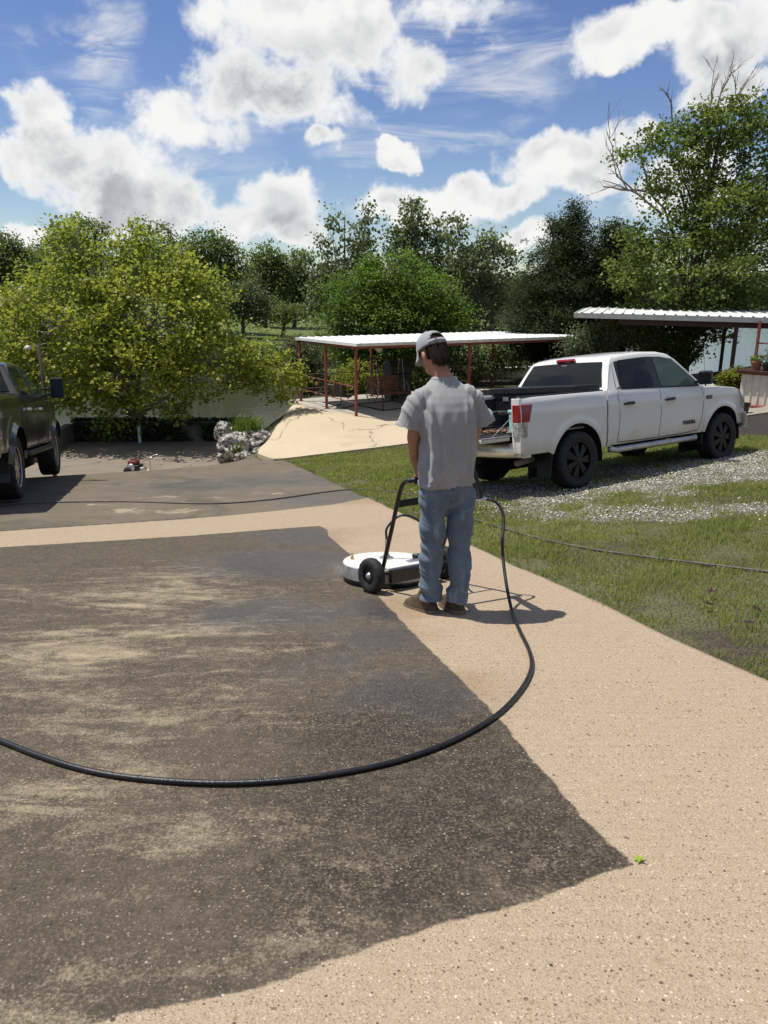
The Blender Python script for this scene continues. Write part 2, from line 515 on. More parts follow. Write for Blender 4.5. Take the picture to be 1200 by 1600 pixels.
def gravel_mask(x, y):
    e = (x - edge_x(y)) * 0.961
    along = (y - 10.7) - 0.38 * (x - 2.0)
    g = np.exp(-(along / 1.6) ** 2) * smoothstep(e, 0.35, 1.4) * 1.15
    g = np.maximum(g, 1.0 * np.exp(-(((x - 6.8) / 2.6) ** 2 + ((y - 12.3) / 1.5) ** 2)))
    g = np.maximum(g, 0.75 * np.exp(-(((x - 3.4) / 1.5) ** 2 + ((y - 8.4) / 0.8) ** 2)))
    n = fbm2(x * 1.3 + 7, y * 1.3, 5, 5)
    n2 = fbm2(x * 5.3 + 7, y * 5.3, 9, 3)
    return np.clip(g + (n - 0.5) * 1.7 + (n2 - .5) * .8, 0, 1) * smoothstep(e, 0.1, 0.5) * smoothstep(g, 0.02, 0.25)
def dark_mask(x, y):
    """rounded patch of dark ground in front of the carport"""
    d = 1.0 - np.sqrt(((x - 10.6) / 3.7) ** 2 + ((y - 17.4) / 3.0) ** 2)
    return smoothstep(d + (fbm2(x * 1.5, y * 1.5, 31, 4) - .5) * .35, -0.05, 0.08)

ax = np.concatenate([[-2500, -1500, -900, -500, -300, -200], np.arange(-140, -14, 2.5), np.arange(-14, -6, 0.5), np.arange(-6, 14, 0.16), np.arange(14, 30, 1.0), np.arange(30, 140, 5.0), [160, 220, 300, 420, 600, 900, 1500, 2500]])
ay = np.concatenate([[-60, -30, -12, -6, -2], np.arange(0, 20, 0.16), np.arange(20, 44, 0.4), np.arange(44, 110, 2.0), np.arange(110, 200, 10), np.arange(200, 700, 20.0), [800, 1200, 2000, 4000]])
X, Y = np.meshgrid(ax, ay)
Z = H(X, Y)
e_ = (X - edge_x(Y)) * 0.961
Z = Z + np.where(e_ > 0.15, (fbm2(X * 2, Y * 2, 3, 3) - 0.5) * 0.05, 0) * (Y < 30)
Z = Z - np.where((Z > 0) & (e_ < 0), 0.05, 0) * smoothstep(-e_, -0.0, 0.10)     # keeps the ground below the paving
n_, m_ = X.shape
idx = np.arange(n_ * m_).reshape(n_, m_)
Fq = np.stack([idx[:-1, :-1], idx[:-1, 1:], idx[1:, 1:], idx[1:, :-1]], -1).reshape(-1, 4)
V = np.stack([X, Y, Z], -1).reshape(-1, 3)
me = np_mesh('ground', V, Fq, True, {'gravel': ('POINT', gravel_mask(X, Y).ravel()), 'dark': ('POINT', dark_mask(X, Y).ravel())})
m, t, b, o = mat_new('lawn_and_gravel_ground')
P = t.coord('Object')
soil = t.mix(t.noise(P, 26.0, 8, .75), (0.018, 0.014, 0.009), (0.13, 0.10, 0.062))
green = t.mix(t.noise(P, 30.0, 6, .7), (0.055, 0.056, 0.020), (0.20, 0.19, 0.085))
c = t.mix(t.smooth(t.noise(P, 1.3, 6, .65), 0.34, 0.52), soil, green)
vor = t.voronoi(P, 38.0, 0)
vc = t.voronoi(P, 38.0, 1)
sepc = t.node('ShaderNodeSeparateColor'); t.put(sepc.inputs[0], vc)
stone = t.mix(sepc.outputs[0], (0.26, 0.24, 0.20), (0.66, 0.63, 0.55))
stone = t.mix(t.smooth(vor, 0.25, 0.55), stone, (0.12, 0.10, 0.07))
c = t.mix(t.smooth(t.attr('gravel'), 0.32, 0.55), c, stone)
dk = t.mix(sepc.outputs[1], (0.018, 0.014, 0.010), (0.07, 0.055, 0.042))
c = t.mix(t.attr('dark'), c, dk)
spy = t.node('ShaderNodeSeparateXYZ'); t.put(spy.inputs[0], P)
c = t.mix(t.smooth(spy.outputs[1], 36.0, 44.0), c, t.mix(t.noise(P, 0.4, 6, .65), (0.085, 0.125, 0.022), (0.16, 0.20, 0.045)))
t.put(b.inputs['Base Color'], c); b.inputs['Roughness'].default_value = 0.95
t.put(b.inputs['Normal'], t.bump(t.math('ADD', t.math('MULTIPLY', vor, -1.0), t.noise(P, 30, 4)), 1.0, 0.04))
tag(link('ground', me, m), kind='structure')

# ---------------------------------------------------------------- driveway
def on_drive(px, py):
    r = ray(px, py); tt = -1.4 / (r[2] + 0.14 * r[1])
    return (r[0] * tt, r[1] * tt)
def poly_sd(x, y, poly):
    """signed distance, positive inside"""
    P_ = np.array(poly); n = len(P_)
    dmin = np.full(x.shape, 1e9); ins = np.zeros(x.shape, bool)
    for i in range(n):
        a, b_ = P_[i], P_[(i + 1) % n]; ab = b_ - a
        tt = np.clip(((x - a[0]) * ab[0] + (y - a[1]) * ab[1]) / (ab @ ab + 1e-12), 0, 1)
        dmin = np.minimum(dmin, np.hypot(x - a[0] - tt * ab[0], y - a[1] - tt * ab[1]))
        c1 = (a[1] > y) != (b_[1] > y)
        xi = (b_[0] - a[0]) * (y - a[1]) / (b_[1] - a[1] + 1e-12) + a[0]
        ins ^= c1 & (x < xi)
    return np.where(ins, dmin, -dmin)
near_px = [(-500, 885), (0, 857), (150, 848), (300, 838), (420, 829), (500, 823), (512, 829), (513, 839), (532, 855), (548, 868), (562, 900), (592, 934), (604, 948), (640, 985), (700, 1046), (752, 1098), (790, 1140),
           (830, 1187), (868, 1232), (905, 1278), (940, 1312), (968, 1338), (990, 1352), (985, 1358), (940, 1372), (890, 1392), (862, 1404), (800, 1422), (700, 1446), (610, 1474), (540, 1500), (470, 1528), (400, 1552), (300, 1575), (200, 1592), (120, 1615), (-400, 1760), (-1200, 1400)]
far_px = [(-500, 850), (0, 832), (150, 822), (270, 814), (345, 808), (420, 801), (520, 790), (585, 777), (560, 768), (470, 725), (440, 708), (300, 715), (-100, 740), (-600, 800)]
band_px = [(345, 808), (362, 804), (380, 823), (376, 832)]
NEAR = [on_drive(*p) for p in near_px]
FAR = [on_drive(*p) for p in far_px]
us = np.concatenate([np.linspace(0, 0.1, 4), np.linspace(0.14, 6.0, 118), np.linspace(6.1, 9.0, 16)])
vs = np.concatenate([np.linspace(-2.5, 0.8, 8), np.linspace(0.9, 6, 105), np.linspace(6.06, 11, 76), np.linspace(11.1, 21.4, 80)])
U, VV = np.meshgrid(us, vs)
wob = (fbm2(VV * 1.6, VV * 0 + 3, 77, 5) - 0.5) * 0.09
DX = edge_x(VV) - U + wob * np.exp(-U / 0.2)
DY = VV
DZ = H(DX - 0.6 * (U < 0.6), DY) + 0.012 + (fbm2(DX * .8, DY * .8, 12, 3) - .5) * 0.012
sd1 = poly_sd(DX, DY, NEAR); sd2 = poly_sd(DX, DY, FAR)
ja, jb = np.array(on_drive(0, 831)), np.array(on_drive(345, 807))
jd = (jb - ja) / np.linalg.norm(jb - ja)
joint = np.abs((DX - ja[0]) * jd[1] - (DY - ja[1]) * jd[0]) + np.where((DX - jb[0]) * jd[0] + (DY - jb[1]) * jd[1] > 0, 1, 0)
def blobmask(lst):
    g = np.zeros(DX.shape)
    for (px, py, r, w) in lst:
        cx, cy = on_drive(px, py)
        g = np.maximum(g, w * np.exp(-(((DX - cx) / r) ** 2 + ((DY - cy) / (r * 0.85)) ** 2)))
    return g
pale = blobmask([(230, 930, 1.0, .9), (120, 1020, .8, .9), (300, 990, .9, .75), (60, 930, .7, .6), (330, 1070, .7, .6), (160, 1120, .6, .7), (60, 1230, .45, .9), (180, 1180, .35, .7), (20, 1080, .5, .6),
                 (350, 1300, .4, .45), (480, 1460, .22, .65), (300, 1530, .22, .6), (80, 1560, .25, .8), (840, 1400, .18, .5), (560, 1400, .3, .35), (150, 1480, .35, .4), (480, 920, .6, .35), (660, 1060, .3, .2)])
dark_b = blobmask([(640, 1150, .6, 1), (560, 1250, .5, .8), (700, 1280, .45, 1), (800, 1300, .4, .9), (520, 1380, .4, .7), (860, 1340, .3, 1), (760, 1200, .4, .9), (640, 1380, .35, .8), (450, 1350, .4, .5), (420, 900, .7, .5), (500, 1010, .5, .4), (620, 960, .28, 1.0)])
wet = blobmask([(430, 880, .9, .9), (420, 960, .6, .9), (590, 950, .35, 1), (650, 1080, .5, .8), (600, 1000, .5, .7), (300, 870, .6, .35), (480, 840, .8, .8), (650, 1060, .3, .5), (520, 780, 1.2, .9), (450, 750, 1.8, 1.0), (610, 960, .3, 1.0), (300, 760, 2.0, .7), (560, 830, .8, .5), (540, 1050, .6, .5)])
scuff = blobmask([(150, 790, .35, .8), (200, 800, .45, 1), (280, 800, .4, 1), (330, 780, .3, .7), (410, 772, .25, .9), (428, 772, .22, .8), (260, 778, .4, .8), (395, 765, .2, .7), (60, 792, .3, .5)])
n_, m_ = DX.shape
idx = np.arange(n_ * m_).reshape(n_, m_)
Fq = np.stack([idx[:-1, :-1], idx[1:, :-1], idx[1:, 1:], idx[:-1, 1:]], -1).reshape(-1, 4)
V = np.stack([DX, DY, DZ], -1).reshape(-1, 3)
V2 = np.stack([DX[:, 0] + 0.004, DY[:, 0], DZ[:, 0] - 0.12], -1)          # the slab's right-hand edge
k0 = len(V); V = np.vstack([V, V2])
Fe = np.array([(idx[i, 0], k0 + i, k0 + i + 1, idx[i + 1, 0]) for i in range(n_ - 1)])
z1 = np.zeros(n_)
at_ = lambda a: ('POINT', np.concatenate([a.ravel(), z1 + 0.0]))
me = np_mesh('driveway', V, np.vstack([Fq, Fe]), True, {'near': ('POINT', np.concatenate([sd1.ravel(), z1 - 1])), 'farz': ('POINT', np.concatenate([sd2.ravel(), z1 - 1])),
    'joint': ('POINT', np.concatenate([joint.ravel(), z1 + 1])), 'pale': at_(pale), 'darkb': at_(dark_b), 'wet': at_(wet), 'scuff': at_(scuff)})
m, t, b, o = mat_new('exposed_aggregate_concrete')
P = t.coord('Object')
edge_n = t.math('MULTIPLY_ADD', t.noise(P, 9.0, 5, .6), 0.05, -0.025)
edge_n = t.math('ADD', edge_n, t.math('MULTIPLY_ADD', t.noise(P, 70.0, 3, .6), 0.016, -0.008))
inN = t.smooth(t.math('ADD', t.attr('near'), edge_n), -0.006, 0.008)
inF = t.smooth(t.math('ADD', t.attr('farz'), edge_n), -0.01, 0.03)
# clean concrete: sandy matrix with small brown, black and pale pebbles
big = t.noise(P, 1.1, 5, .6)
fine = t.noise(P, 160.0, 4, .7)
clean = t.mix(big, (0.266, 0.204, 0.135), (0.336, 0.264, 0.180))
clean = t.mix(t.smooth(t.noise(P, 4.0, 6, .65), 0.4, 0.7), clean, (0.305, 0.230, 0.144))
g1 = t.noise(P, 120.0, 2, .5); g2 = t.noise(P, 55.0, 3, .6); g3 = t.noise(P, 14.0, 8, .75)
clean = t.mix(t.math('MULTIPLY', t.smooth(g3, 0.46, 0.30), 0.55), clean, (0.205, 0.150, 0.092))
clean = t.mix(t.math('MULTIPLY', t.smooth(g3, 0.54, 0.70), 0.45), clean, (0.42, 0.335, 0.235))
clean = t.mix(t.math('MULTIPLY', t.smooth(g2, 0.40, 0.28), 0.6), clean, (0.15, 0.10, 0.062))
clean = t.mix(t.smooth(fine, 0.35, 0.72), clean, (0.42, 0.340, 0.245))
def pebbles(scale, lo, hi, thr):
    d = t.voronoi(P, scale, 0); cc = t.voronoi(P, scale, 1)
    s = t.node('ShaderNodeSeparateColor'); t.put(s.inputs[0], cc)
    size = t.math('MULTIPLY_ADD', s.outputs[1], hi - lo, lo)
    return t.math('MULTIPLY', t.math('LESS_THAN', d, size), t.math('GREATER_THAN', s.outputs[0], thr)), s.outputs[2], d
clean = t.mix(t.math('MULTIPLY', t.smooth(g1, 0.345, 0.30), 0.8), clean, (0.10, 0.066, 0.042))
pk1, pc1, pd1 = pebbles(75.0, 0.10, 0.36, 0.60)
pk2, pc2, pd2 = pebbles(140.0, 0.15, 0.42, 0.45)
pk3, pc3, pd3 = pebbles(36.0, 0.10, 0.27, 0.86)
pebcol = t.ramp(pc1, [(0.0, (0.05, 0.035, 0.028)), (0.3, (0.16, 0.10, 0.06)), (0.6, (0.30, 0.22, 0.15)), (0.85, (0.55, 0.46, 0.34)), (1.0, (0.66, 0.58, 0.48))])
pebcol2 = t.ramp(pc2, [(0.0, (0.08, 0.055, 0.04)), (0.35, (0.26, 0.18, 0.11)), (0.7, (0.50, 0.40, 0.29)), (1.0, (0.68, 0.58, 0.44))])
clean = t.mix(t.math('MULTIPLY', pk2, 0.8), clean, pebcol2)
clean = t.mix(t.math('MULTIPLY', pk1, 0.9), clean, pebcol)
clean = t.mix(t.math('MULTIPLY', pk3, 0.85), clean, t.ramp(pc3, [(0, (0.035, 0.025, 0.022)), (0.6, (0.13, 0.08, 0.05)), (1, (0.30, 0.2, 0.12))]))
# unwashed concrete: dark film of grime, worn through to sand in swirls
sw = t.noise(t.mapping(P, scale=(0.55, 1.7, 1.0), rot=(0, 0, 0.25)), 1.7, 8, .66, 1.6)
sw2 = t.noise(t.mapping(P, scale=(0.7, 1.5, 1.0), rot=(0, 0, -0.3)), 4.5, 8, .7, 0.8)
grain = t.noise(P, 95.0, 4, .7)
grime = t.mix(t.noise(P, 2.2, 6, .62), (0.044, 0.036, 0.027), (0.100, 0.081, 0.057))
grime = t.mix(t.smooth(t.attr('darkb'), 0.15, 0.9, 0.0, 0.88), grime, (0.024, 0.020, 0.016))
grime = t.mix(t.smooth(grain, 0.42, 0.70), grime, (0.130, 0.106, 0.076))
mott = t.noise(P, 16.0, 8, .74)
grime = t.mix(t.math('MULTIPLY', t.smooth(mott, 0.50, 0.68), 0.50), grime, (0.155, 0.125, 0.086))
grime = t.mix(t.math('MULTIPLY', t.smooth(mott, 0.46, 0.32), 0.55), grime, (0.026, 0.022, 0.018))
grime = t.mix(t.math('MULTIPLY', t.smooth(grain, 0.66, 0.74), 0.6), grime, (0.34, 0.30, 0.23))
worn = t.math('MULTIPLY_ADD', sw, 2.1, -1.05)
worn = t.math('ADD', worn, t.math('MULTIPLY_ADD', sw2, 1.5, -0.75))
worn = t.math('ADD', worn, t.math('MULTIPLY_ADD', t.attr('pale'), 0.86, -0.36))
worn = t.math('ADD', worn, t.math('MULTIPLY_ADD', grain, 1.3, -0.65))
worn = t.math('ADD', worn, t.math('MULTIPLY_ADD', mott, 0.9, -0.45))
wornm = t.smooth(worn, -0.06, 1.0)
grime = t.mix(t.math('MULTIPLY', wornm, 0.80), grime, (0.40, 0.325, 0.215))
grime = t.mix(t.math('MULTIPLY', pk1, 0.40), grime, pebcol)
specks = t.math('MULTIPLY', pk2, t.math('GREATER_THAN', pc2, 0.90))
grime = t.mix(t.math('MULTIPLY', specks, 0.55), grime, (0.42, 0.38, 0.31))
# the wetter, browner part near the water
farc = t.mix(t.noise(P, 1.6, 7, .65), (0.085, 0.070, 0.050), (0.20, 0.165, 0.120))
farc = t.mix(t.smooth(t.noise(t.mapping(P, scale=(1, .5, 1), rot=(0, 0, .5)), 1.1, 5, .6, 1.0), 0.50, 0.66, 0, .65), farc, (0.075, 0.076, 0.050))
farc = t.mix(t.math('MULTIPLY', t.smooth(grain, 0.5, 0.7), 0.4), farc, (0.26, 0.21, 0.15))
sc = t.smooth(t.math('ADD', t.attr('scuff'), t.math('MULTIPLY_ADD', t.noise(P, 5.0, 6, .7, 0.6), 3.0, -1.8)), 0.30, 0.75)
farc = t.mix(t.math('MULTIPLY', sc, 0.6), farc, (0.42, 0.34, 0.23))
wetf = t.smooth(t.math('ADD', t.attr('wet'), t.math('MULTIPLY_ADD', t.noise(P, 2.5, 5, .6, .5), 1.0, -0.5)), 0.25, 0.75)
clean_w = t.mix(t.math('MULTIPLY', wetf, 0.75), clean, t.mix(1.0, clean, (0.72, 0.62, 0.47), 'MULTIPLY'))
col = t.mix(inN, clean_w, grime)
col = t.mix(inF, col, farc)
wetdark = t.math('MULTIPLY', wetf, t.math('MAXIMUM', inN, inF))
col = t.mix(t.math('MULTIPLY', wetdark, 0.6), col, t.mix(1.0, col, (0.58, 0.58, 0.62), 'MULTIPLY'))
jm = t.smooth(t.math('ADD', t.attr('joint'), t.math('MULTIPLY_ADD', t.noise(P, 12.0, 4, .6), 0.05, -0.025)), 0.045, 0.015)
col = t.mix(t.math('MULTIPLY', jm, 0.85), col, (0.025, 0.018, 0.013))
t.put(b.inputs['Base Color'], col)
rg = t.math('MULTIPLY_ADD', t.math('MAXIMUM', inN, inF), -0.04, 0.88)
rg = t.math('SUBTRACT', rg, t.math('MULTIPLY', wetdark, 0.42))
rg = t.math('ADD', rg, t.math('MULTIPLY_ADD', t.noise(P, 40, 4, .7), 0.2, -0.1))
t.put(b.inputs['Roughness'], rg)
t.put(b.inputs['Specular IOR Level'], t.math('MULTIPLY_ADD', wetf, 0.55, 0.18))
hgt = t.math('ADD', t.math('MULTIPLY', t.smooth(pd1, 0.1, 0.5, 1, 0), 0.8), t.math('MULTIPLY', grain, 1.0))
hgt = t.math('ADD', hgt, t.math('MULTIPLY', t.smooth(pd2, 0.1, 0.5, 1, 0), 0.5))
hgt = t.math('SUBTRACT', hgt, t.math('MULTIPLY', jm, 5.0))
t.put(b.inputs['Normal'], t.bump(hgt, 0.55, 0.004))
tag(link('driveway', me, m), kind='structure')

# ---------------------------------------------------------------- lower slab by the water (boat landing)
def conc(name, a, b_, stain, sc=1.0, crack=True):
    m, t, b, o = mat_new(name)
    P = t.coord('Object')
    c = t.mix(t.noise(P, 0.8 * sc, 6, .62), a, b_)
    c = t.mix(t.math('MULTIPLY', t.smooth(t.noise(t.mapping(P, scale=(.6, 1.6, 1), rot=(0, 0, .4)), 1.6 * sc, 7, .7, 1.0), 0.52, 0.72), 0.55), c, stain)
    c = t.mix(t.math('MULTIPLY', t.noise(P, 70, 4, .7), 0.25), c, tuple(x * .55 for x in a))
    if crack:
        ed = t.voronoi(t.vmath('ADD', P, t.vmath('MULTIPLY', t.noise(P, 1.5, 5, .65, col=True), (.9, .9, .9))), 0.33, 0, 'DISTANCE_TO_EDGE')
        ck = t.math('MULTIPLY', t.smooth(ed, 0.008, 0.002), t.smooth(t.noise(P, .55, 3), .54, .58))
        c = t.mix(t.math('MULTIPLY', ck, 0.8), c, (0.06, 0.045, 0.03))
    t.put(b.inputs['Base Color'], c)
    t.put(b.inputs['Roughness'], t.math('MULTIPLY_ADD', t.noise(P, 6, 4), 0.2, 0.72))
    t.put(b.inputs['Normal'], t.bump(t.noise(P, 60, 6, .7), 0.35, 0.01))
    return m
M['landing'] = conc('shaded_stained_concrete', (0.13, 0.105, 0.075), (0.27, 0.225, 0.165), (0.055, 0.045, 0.032), 1.6)  # base colour darkened to stand in for the sycamore's shade; wet stains on top
M['slab'] = conc('pale_slab_concrete', (0.20, 0.175, 0.135), (0.36, 0.32, 0.25), (0.16, 0.13, 0.09), 1.3)
M['apron'] = conc('tan_apron_concrete', (0.43, 0.345, 0.225), (0.58, 0.485, 0.335), (0.33, 0.26, 0.165), 0.8)
M['pavfloor'] = conc('grey_pavilion_floor', (0.33, 0.30, 0.25), (0.45, 0.42, 0.36), (0.22, 0.19, 0.15), 1.0, False)
def sheet(name, poly, step, zf, mat, thick=0.15, parent=None, warp=0.0):
    """paved slab: polygon in plan, top follows zf(x,y), with a real edge"""
    bm = bmesh.new()
    vs_ = [bm.verts.new((x, y, 0)) for x, y in poly]
    bm.faces.new(vs_)
    xs = [p[0] for p in poly]; ys = [p[1] for p in poly]
    for a, b2, nrm in ((min(xs), max(xs), (1, 0, 0)), (min(ys), max(ys), (0, 1, 0))):
        k = a + step
        while k < b2:
            co = (k, 0, 0) if nrm[0] else (0, k, 0)
            bmesh.ops.bisect_plane(bm, geom=bm.verts[:] + bm.edges[:] + bm.faces[:], plane_co=co, plane_no=nrm, dist=1e-5)
            k += step
    P_ = np.array([v.co[:2] for v in bm.verts])
    zz_ = zf(P_[:, 0], P_[:, 1])
    for v, z in zip(bm.verts, zz_): v.co.z = float(z)
    ret = bmesh.ops.extrude_face_region(bm, geom=bm.faces[:])
    for g in ret['geom']:
        if isinstance(g, bmesh.types.BMVert): g.co.z -= thick
    bmesh.ops.recalc_face_normals(bm, faces=bm.faces)
    me = bpy.data.meshes.new(name); bm.to_mesh(me); bm.free()
    return link(name, me, mat, parent)
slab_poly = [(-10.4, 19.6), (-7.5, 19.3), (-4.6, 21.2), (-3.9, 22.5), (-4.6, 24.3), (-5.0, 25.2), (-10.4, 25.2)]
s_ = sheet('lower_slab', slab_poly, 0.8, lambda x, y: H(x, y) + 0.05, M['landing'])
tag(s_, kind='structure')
# tan concrete apron that humps up to the pavilion
apr = [(-2.75, 18.75), (-1.9, 19.35), (-0.9, 19.85), (0.5, 20.5), (2.5, 21.3), (4.6, 22.1), (6.2, 23.4), (6.4, 25.2), (-0.9, 24.4), (-2.9, 28.4), (-3.6, 27.4), (-3.9, 25.6), (-3.95, 24.2), (-3.6, 23.0), (-3.5, 21.5), (-3.35, 20.0)]
def apron_z(x, y):
    z = H(x, y) + 0.06
    hump = 0.10 * np.exp(-(((x + 1.4) / 1.6) ** 2 + ((y - 23.5) / 2.0) ** 2)) + (fbm2(x * .5, y * .5, 21, 3) - .5) * .12
    lefts = smoothstep(-x, 3.0, 4.0) * 0.45 * smoothstep(y, 20.5, 22.5)
    return z + hump * smoothstep(y, 19.5, 22.0) - lefts * 0.55
s_ = sheet('concrete_apron', apr, 0.35, apron_z, M['apron'], 0.25)
s_.data.polygons.foreach_set('use_smooth', np.ones(len(s_.data.polygons), bool)); set_sharp(s_.data, 50)
tag(s_, kind='structure')

# ---------------------------------------------------------------- lake
lv = [(-2500, 18, WATER), (2500, 18, WATER), (2500, 3800, WATER), (-2500, 3800, WATER)]
me = np_mesh('lake', lv, [(0, 1, 2, 3)])
m, t, b, o = mat_new('lake_water')
P = t.coord('Object')
t.put(b.inputs['Base Color'], t.mix(t.noise(P, 0.05, 3), (0.034, 0.036, 0.022), (0.050, 0.050, 0.032)))
b.inputs['Roughness'].default_value = 0.06
b.inputs['IOR'].default_value = 1.33
w1 = t.noise(t.mapping(P, scale=(0.45, 1.5, 1), rot=(0, 0, .12)), 2.2, 4, .6, .4)
w2 = t.noise(t.mapping(P, scale=(0.5, 1.3, 1), rot=(0, 0, -.3)), 8.0, 3, .6, .2)
t.put(b.inputs['Normal'], t.bump(t.math('ADD', w1, t.math('MULTIPLY', w2, .35)), 0.40, 0.026))
tag(link('lake', me, m), kind='structure')

# ---------------------------------------------------------------- grass blades, gravel stones, litter
rng = np.random.default_rng(7)
def in_view(x, y, z, mar=40):
    c, s = math.cos(PITCH), math.sin(PITCH)
    zz_ = z - CAMZ; d = y * c - zz_ * s
    px = 600 + FPX * x / d; py = 800 - FPX * (zz_ * c + y * s) / d
    return (d > 0.3) & (px > -mar) & (px < 1200 + mar) & (py > 300) & (py < 1600 + mar)
def blades(n, x, y, h, w, lean=0.5):
    z = H(x, y) - 0.005
    az_ = rng.uniform(0, 2 * np.pi, n); ln = rng.uniform(0.05, lean, n) * h
    dx, dy = np.cos(az_), np.sin(az_)
    ph = rng.uniform(0, 2 * np.pi, n)
    wx, wy = np.cos(ph) * w / 2, np.sin(ph) * w / 2
    b0 = np.stack([x - wx, y - wy, z], -1); b1 = np.stack([x + wx, y + wy, z], -1)
    mx_, my_ = x + dx * ln * .35, y + dy * ln * .35
    m0 = np.stack([mx_ - wx * .7, my_ - wy * .7, z + h * .6], -1); m1 = np.stack([mx_ + wx * .7, my_ + wy * .7, z + h * .6], -1)
    tp = np.stack([x + dx * ln, y + dy * ln, z + h], -1)
    V = np.stack([b0, b1, m1, m0, tp], 1).reshape(-1, 3)
    k = np.arange(n)[:, None] * 5
    F = np.concatenate([k + np.array([[0, 1, 2]]), k + np.array([[0, 2, 3]]), k + np.array([[3, 2, 4]])], 1).reshape(-1, 3)
    return V, F
N0 = 760000
gx = rng.uniform(-4, 15, N0); gy = 2.2 + (21.5 - 2.2) * rng.random(N0) ** 1.6
ge = (gx - edge_x(gy)) * 0.961
gm = gravel_mask(gx, gy); dm = dark_mask(gx, gy)
tuft = fbm2(gx * 2.1, gy * 2.1, 41, 4); tuf2 = fbm2(gx * 9, gy * 9, 43, 2)
bare = smoothstep(0.52 - np.abs(ge - .45) * .12, 0.0, 0.6)
keep = (ge > -0.02 + 0.05 * rng.random(N0) - 0.14 * (fbm2(gy * 2.3, gy * 0 + 1.5, 91, 4) - .42)) & (rng.random(N0) < np.clip(1.12 - gm * 1.05, 0.16, 1)) & (rng.random(N0) > dm)
edge_bare = (ge < 0.55) & (fbm2(gx * 3.1, gy * 2.2, 51, 4) > 0.56)
keep &= ~(edge_bare & (rng.random(N0) < 0.85))
keep &= rng.random(N0) < (0.42 + 1.5 * tuft * tuf2 * 1.5)
ap_in = poly_sd(gx, gy, apr) > -0.03
keep &= ~ap_in & (gy < 19.0 + 0.5 * np.clip(gx + 2.5, 0, 8))
gz = H(gx, gy); keep &= in_view(gx, gy, gz)
gx, gy, tuft, tuf2, gm, ge = gx[keep], gy[keep], tuft[keep], tuf2[keep], gm[keep], ge[keep]
n = len(gx)
hh = (0.016 + 0.042 * tuft * rng.uniform(.5, 1.5, n) + .05 * (tuf2 > .68) * rng.random(n)) * (1 - .35 * np.clip(gm, 0, 1))
ww = 0.0045 + 0.0012 * np.clip(gy - 3, 0, 12) * rng.uniform(.6, 1.3, n)
V, F = blades(n, gx, gy, hh, ww, 0.9)
rn = np.clip(0.30 * rng.random(n) + 0.9 * fbm2(gx * .9, gy * .9, 61, 4) - 0.12 + .25 * (tuf2 - .5), 0, 1)
me = np_mesh('lawn_grass', V, F, False, {'rnd': ('FACE', np.repeat(rn, 3))})
M['grass'] = leaf_mat('grass_blades', (0.195, 0.240, 0.050), (0.43, 0.455, 0.14), 0.58, (0.40, 0.35, 0.16), 0.55)
tag(link('lawn_grass', me, M['grass']), 'short patchy green lawn growing right of the driveway', 'grass', kind='stuff')
print('blades', n)
# loose white gravel
N1 = 60000
sx_ = rng.uniform(-2, 12, N1); sy_ = rng.uniform(6.5, 16.5, N1)
gmm = gravel_mask(sx_, sy_)
keep = (rng.random(N1) < 0.85 * gmm ** 1.7) & in_view(sx_, sy_, H(sx_, sy_)) & (dark_mask(sx_, sy_) < .3)
sx_, sy_ = sx_[keep], sy_[keep]; n = len(sx_)
oct_ = np.array([(1, 0, 0), (-1, 0, 0), (0, 1, 0), (0, -1, 0), (0, 0, 1), (0, 0, -.6)], float)
of = np.array([(0, 2, 4), (2, 1, 4), (1, 3, 4), (3, 0, 4), (2, 0, 5), (1, 2, 5), (3, 1, 5), (0, 3, 5)])
r_ = rng.uniform(.008, .022, n)
th = rng.uniform(0, 6.28, n)
O = oct_[None] * (r_[:, None, None] * rng.uniform(.6, 1.35, (n, 6, 1))) * np.array([1, .8, .6])
ca, sa = np.cos(th)[:, None], np.sin(th)[:, None]
V = np.stack([O[..., 0] * ca - O[..., 1] * sa + sx_[:, None], O[..., 0] * sa + O[..., 1] * ca + sy_[:, None], O[..., 2] + (H(sx_, sy_) + .006)[:, None]], -1).reshape(-1, 3)
F = (np.arange(n)[:, None, None] * 6 + of[None]).reshape(-1, 3)
me = np_mesh('gravel', V, F, False, {'rnd': ('FACE', np.repeat(rng.random(n), 8))})
m, t, b, o = mat_new('white_limestone_chips')
t.put(b.inputs['Base Color'], t.mix(t.attr('rnd'), (0.30, 0.275, 0.225), (0.76, 0.73, 0.65))); b.inputs['Roughness'].default_value = .9
tag(link('gravel', me, m), 'loose white gravel mixed into the lawn around the white pickup', 'gravel', kind='stuff')
print('stones', n)
# ---------------------------------------------------------------- trees
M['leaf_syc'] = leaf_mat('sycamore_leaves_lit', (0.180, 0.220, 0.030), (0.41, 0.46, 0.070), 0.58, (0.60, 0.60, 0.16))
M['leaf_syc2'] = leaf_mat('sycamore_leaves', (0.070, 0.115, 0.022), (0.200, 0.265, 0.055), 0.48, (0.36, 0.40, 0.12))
M['leaf_cot'] = leaf_mat('cottonwood_leaves', (0.085, 0.125, 0.045), (0.27, 0.31, 0.15), 0.42, (0.52, 0.54, 0.38), 0.35)
M['leaf_round'] = leaf_mat('maple_leaves', (0.055, 0.120, 0.016), (0.155, 0.255, 0.036), 0.48)
M['leaf_cedar'] = leaf_mat('cedar_needles', (0.015, 0.028, 0.009), (0.045, 0.070, 0.020), 0.12, (0.062, 0.060, 0.020), 0.7)
M['leaf_far'] = leaf_mat('far_tree_leaves', (0.062, 0.098, 0.032), (0.165, 0.215, 0.062), 0.45)
M['leaf_far2'] = leaf_mat('far_willow_leaves', (0.072, 0.091, 0.047), (0.150, 0.169, 0.078), 0.35)
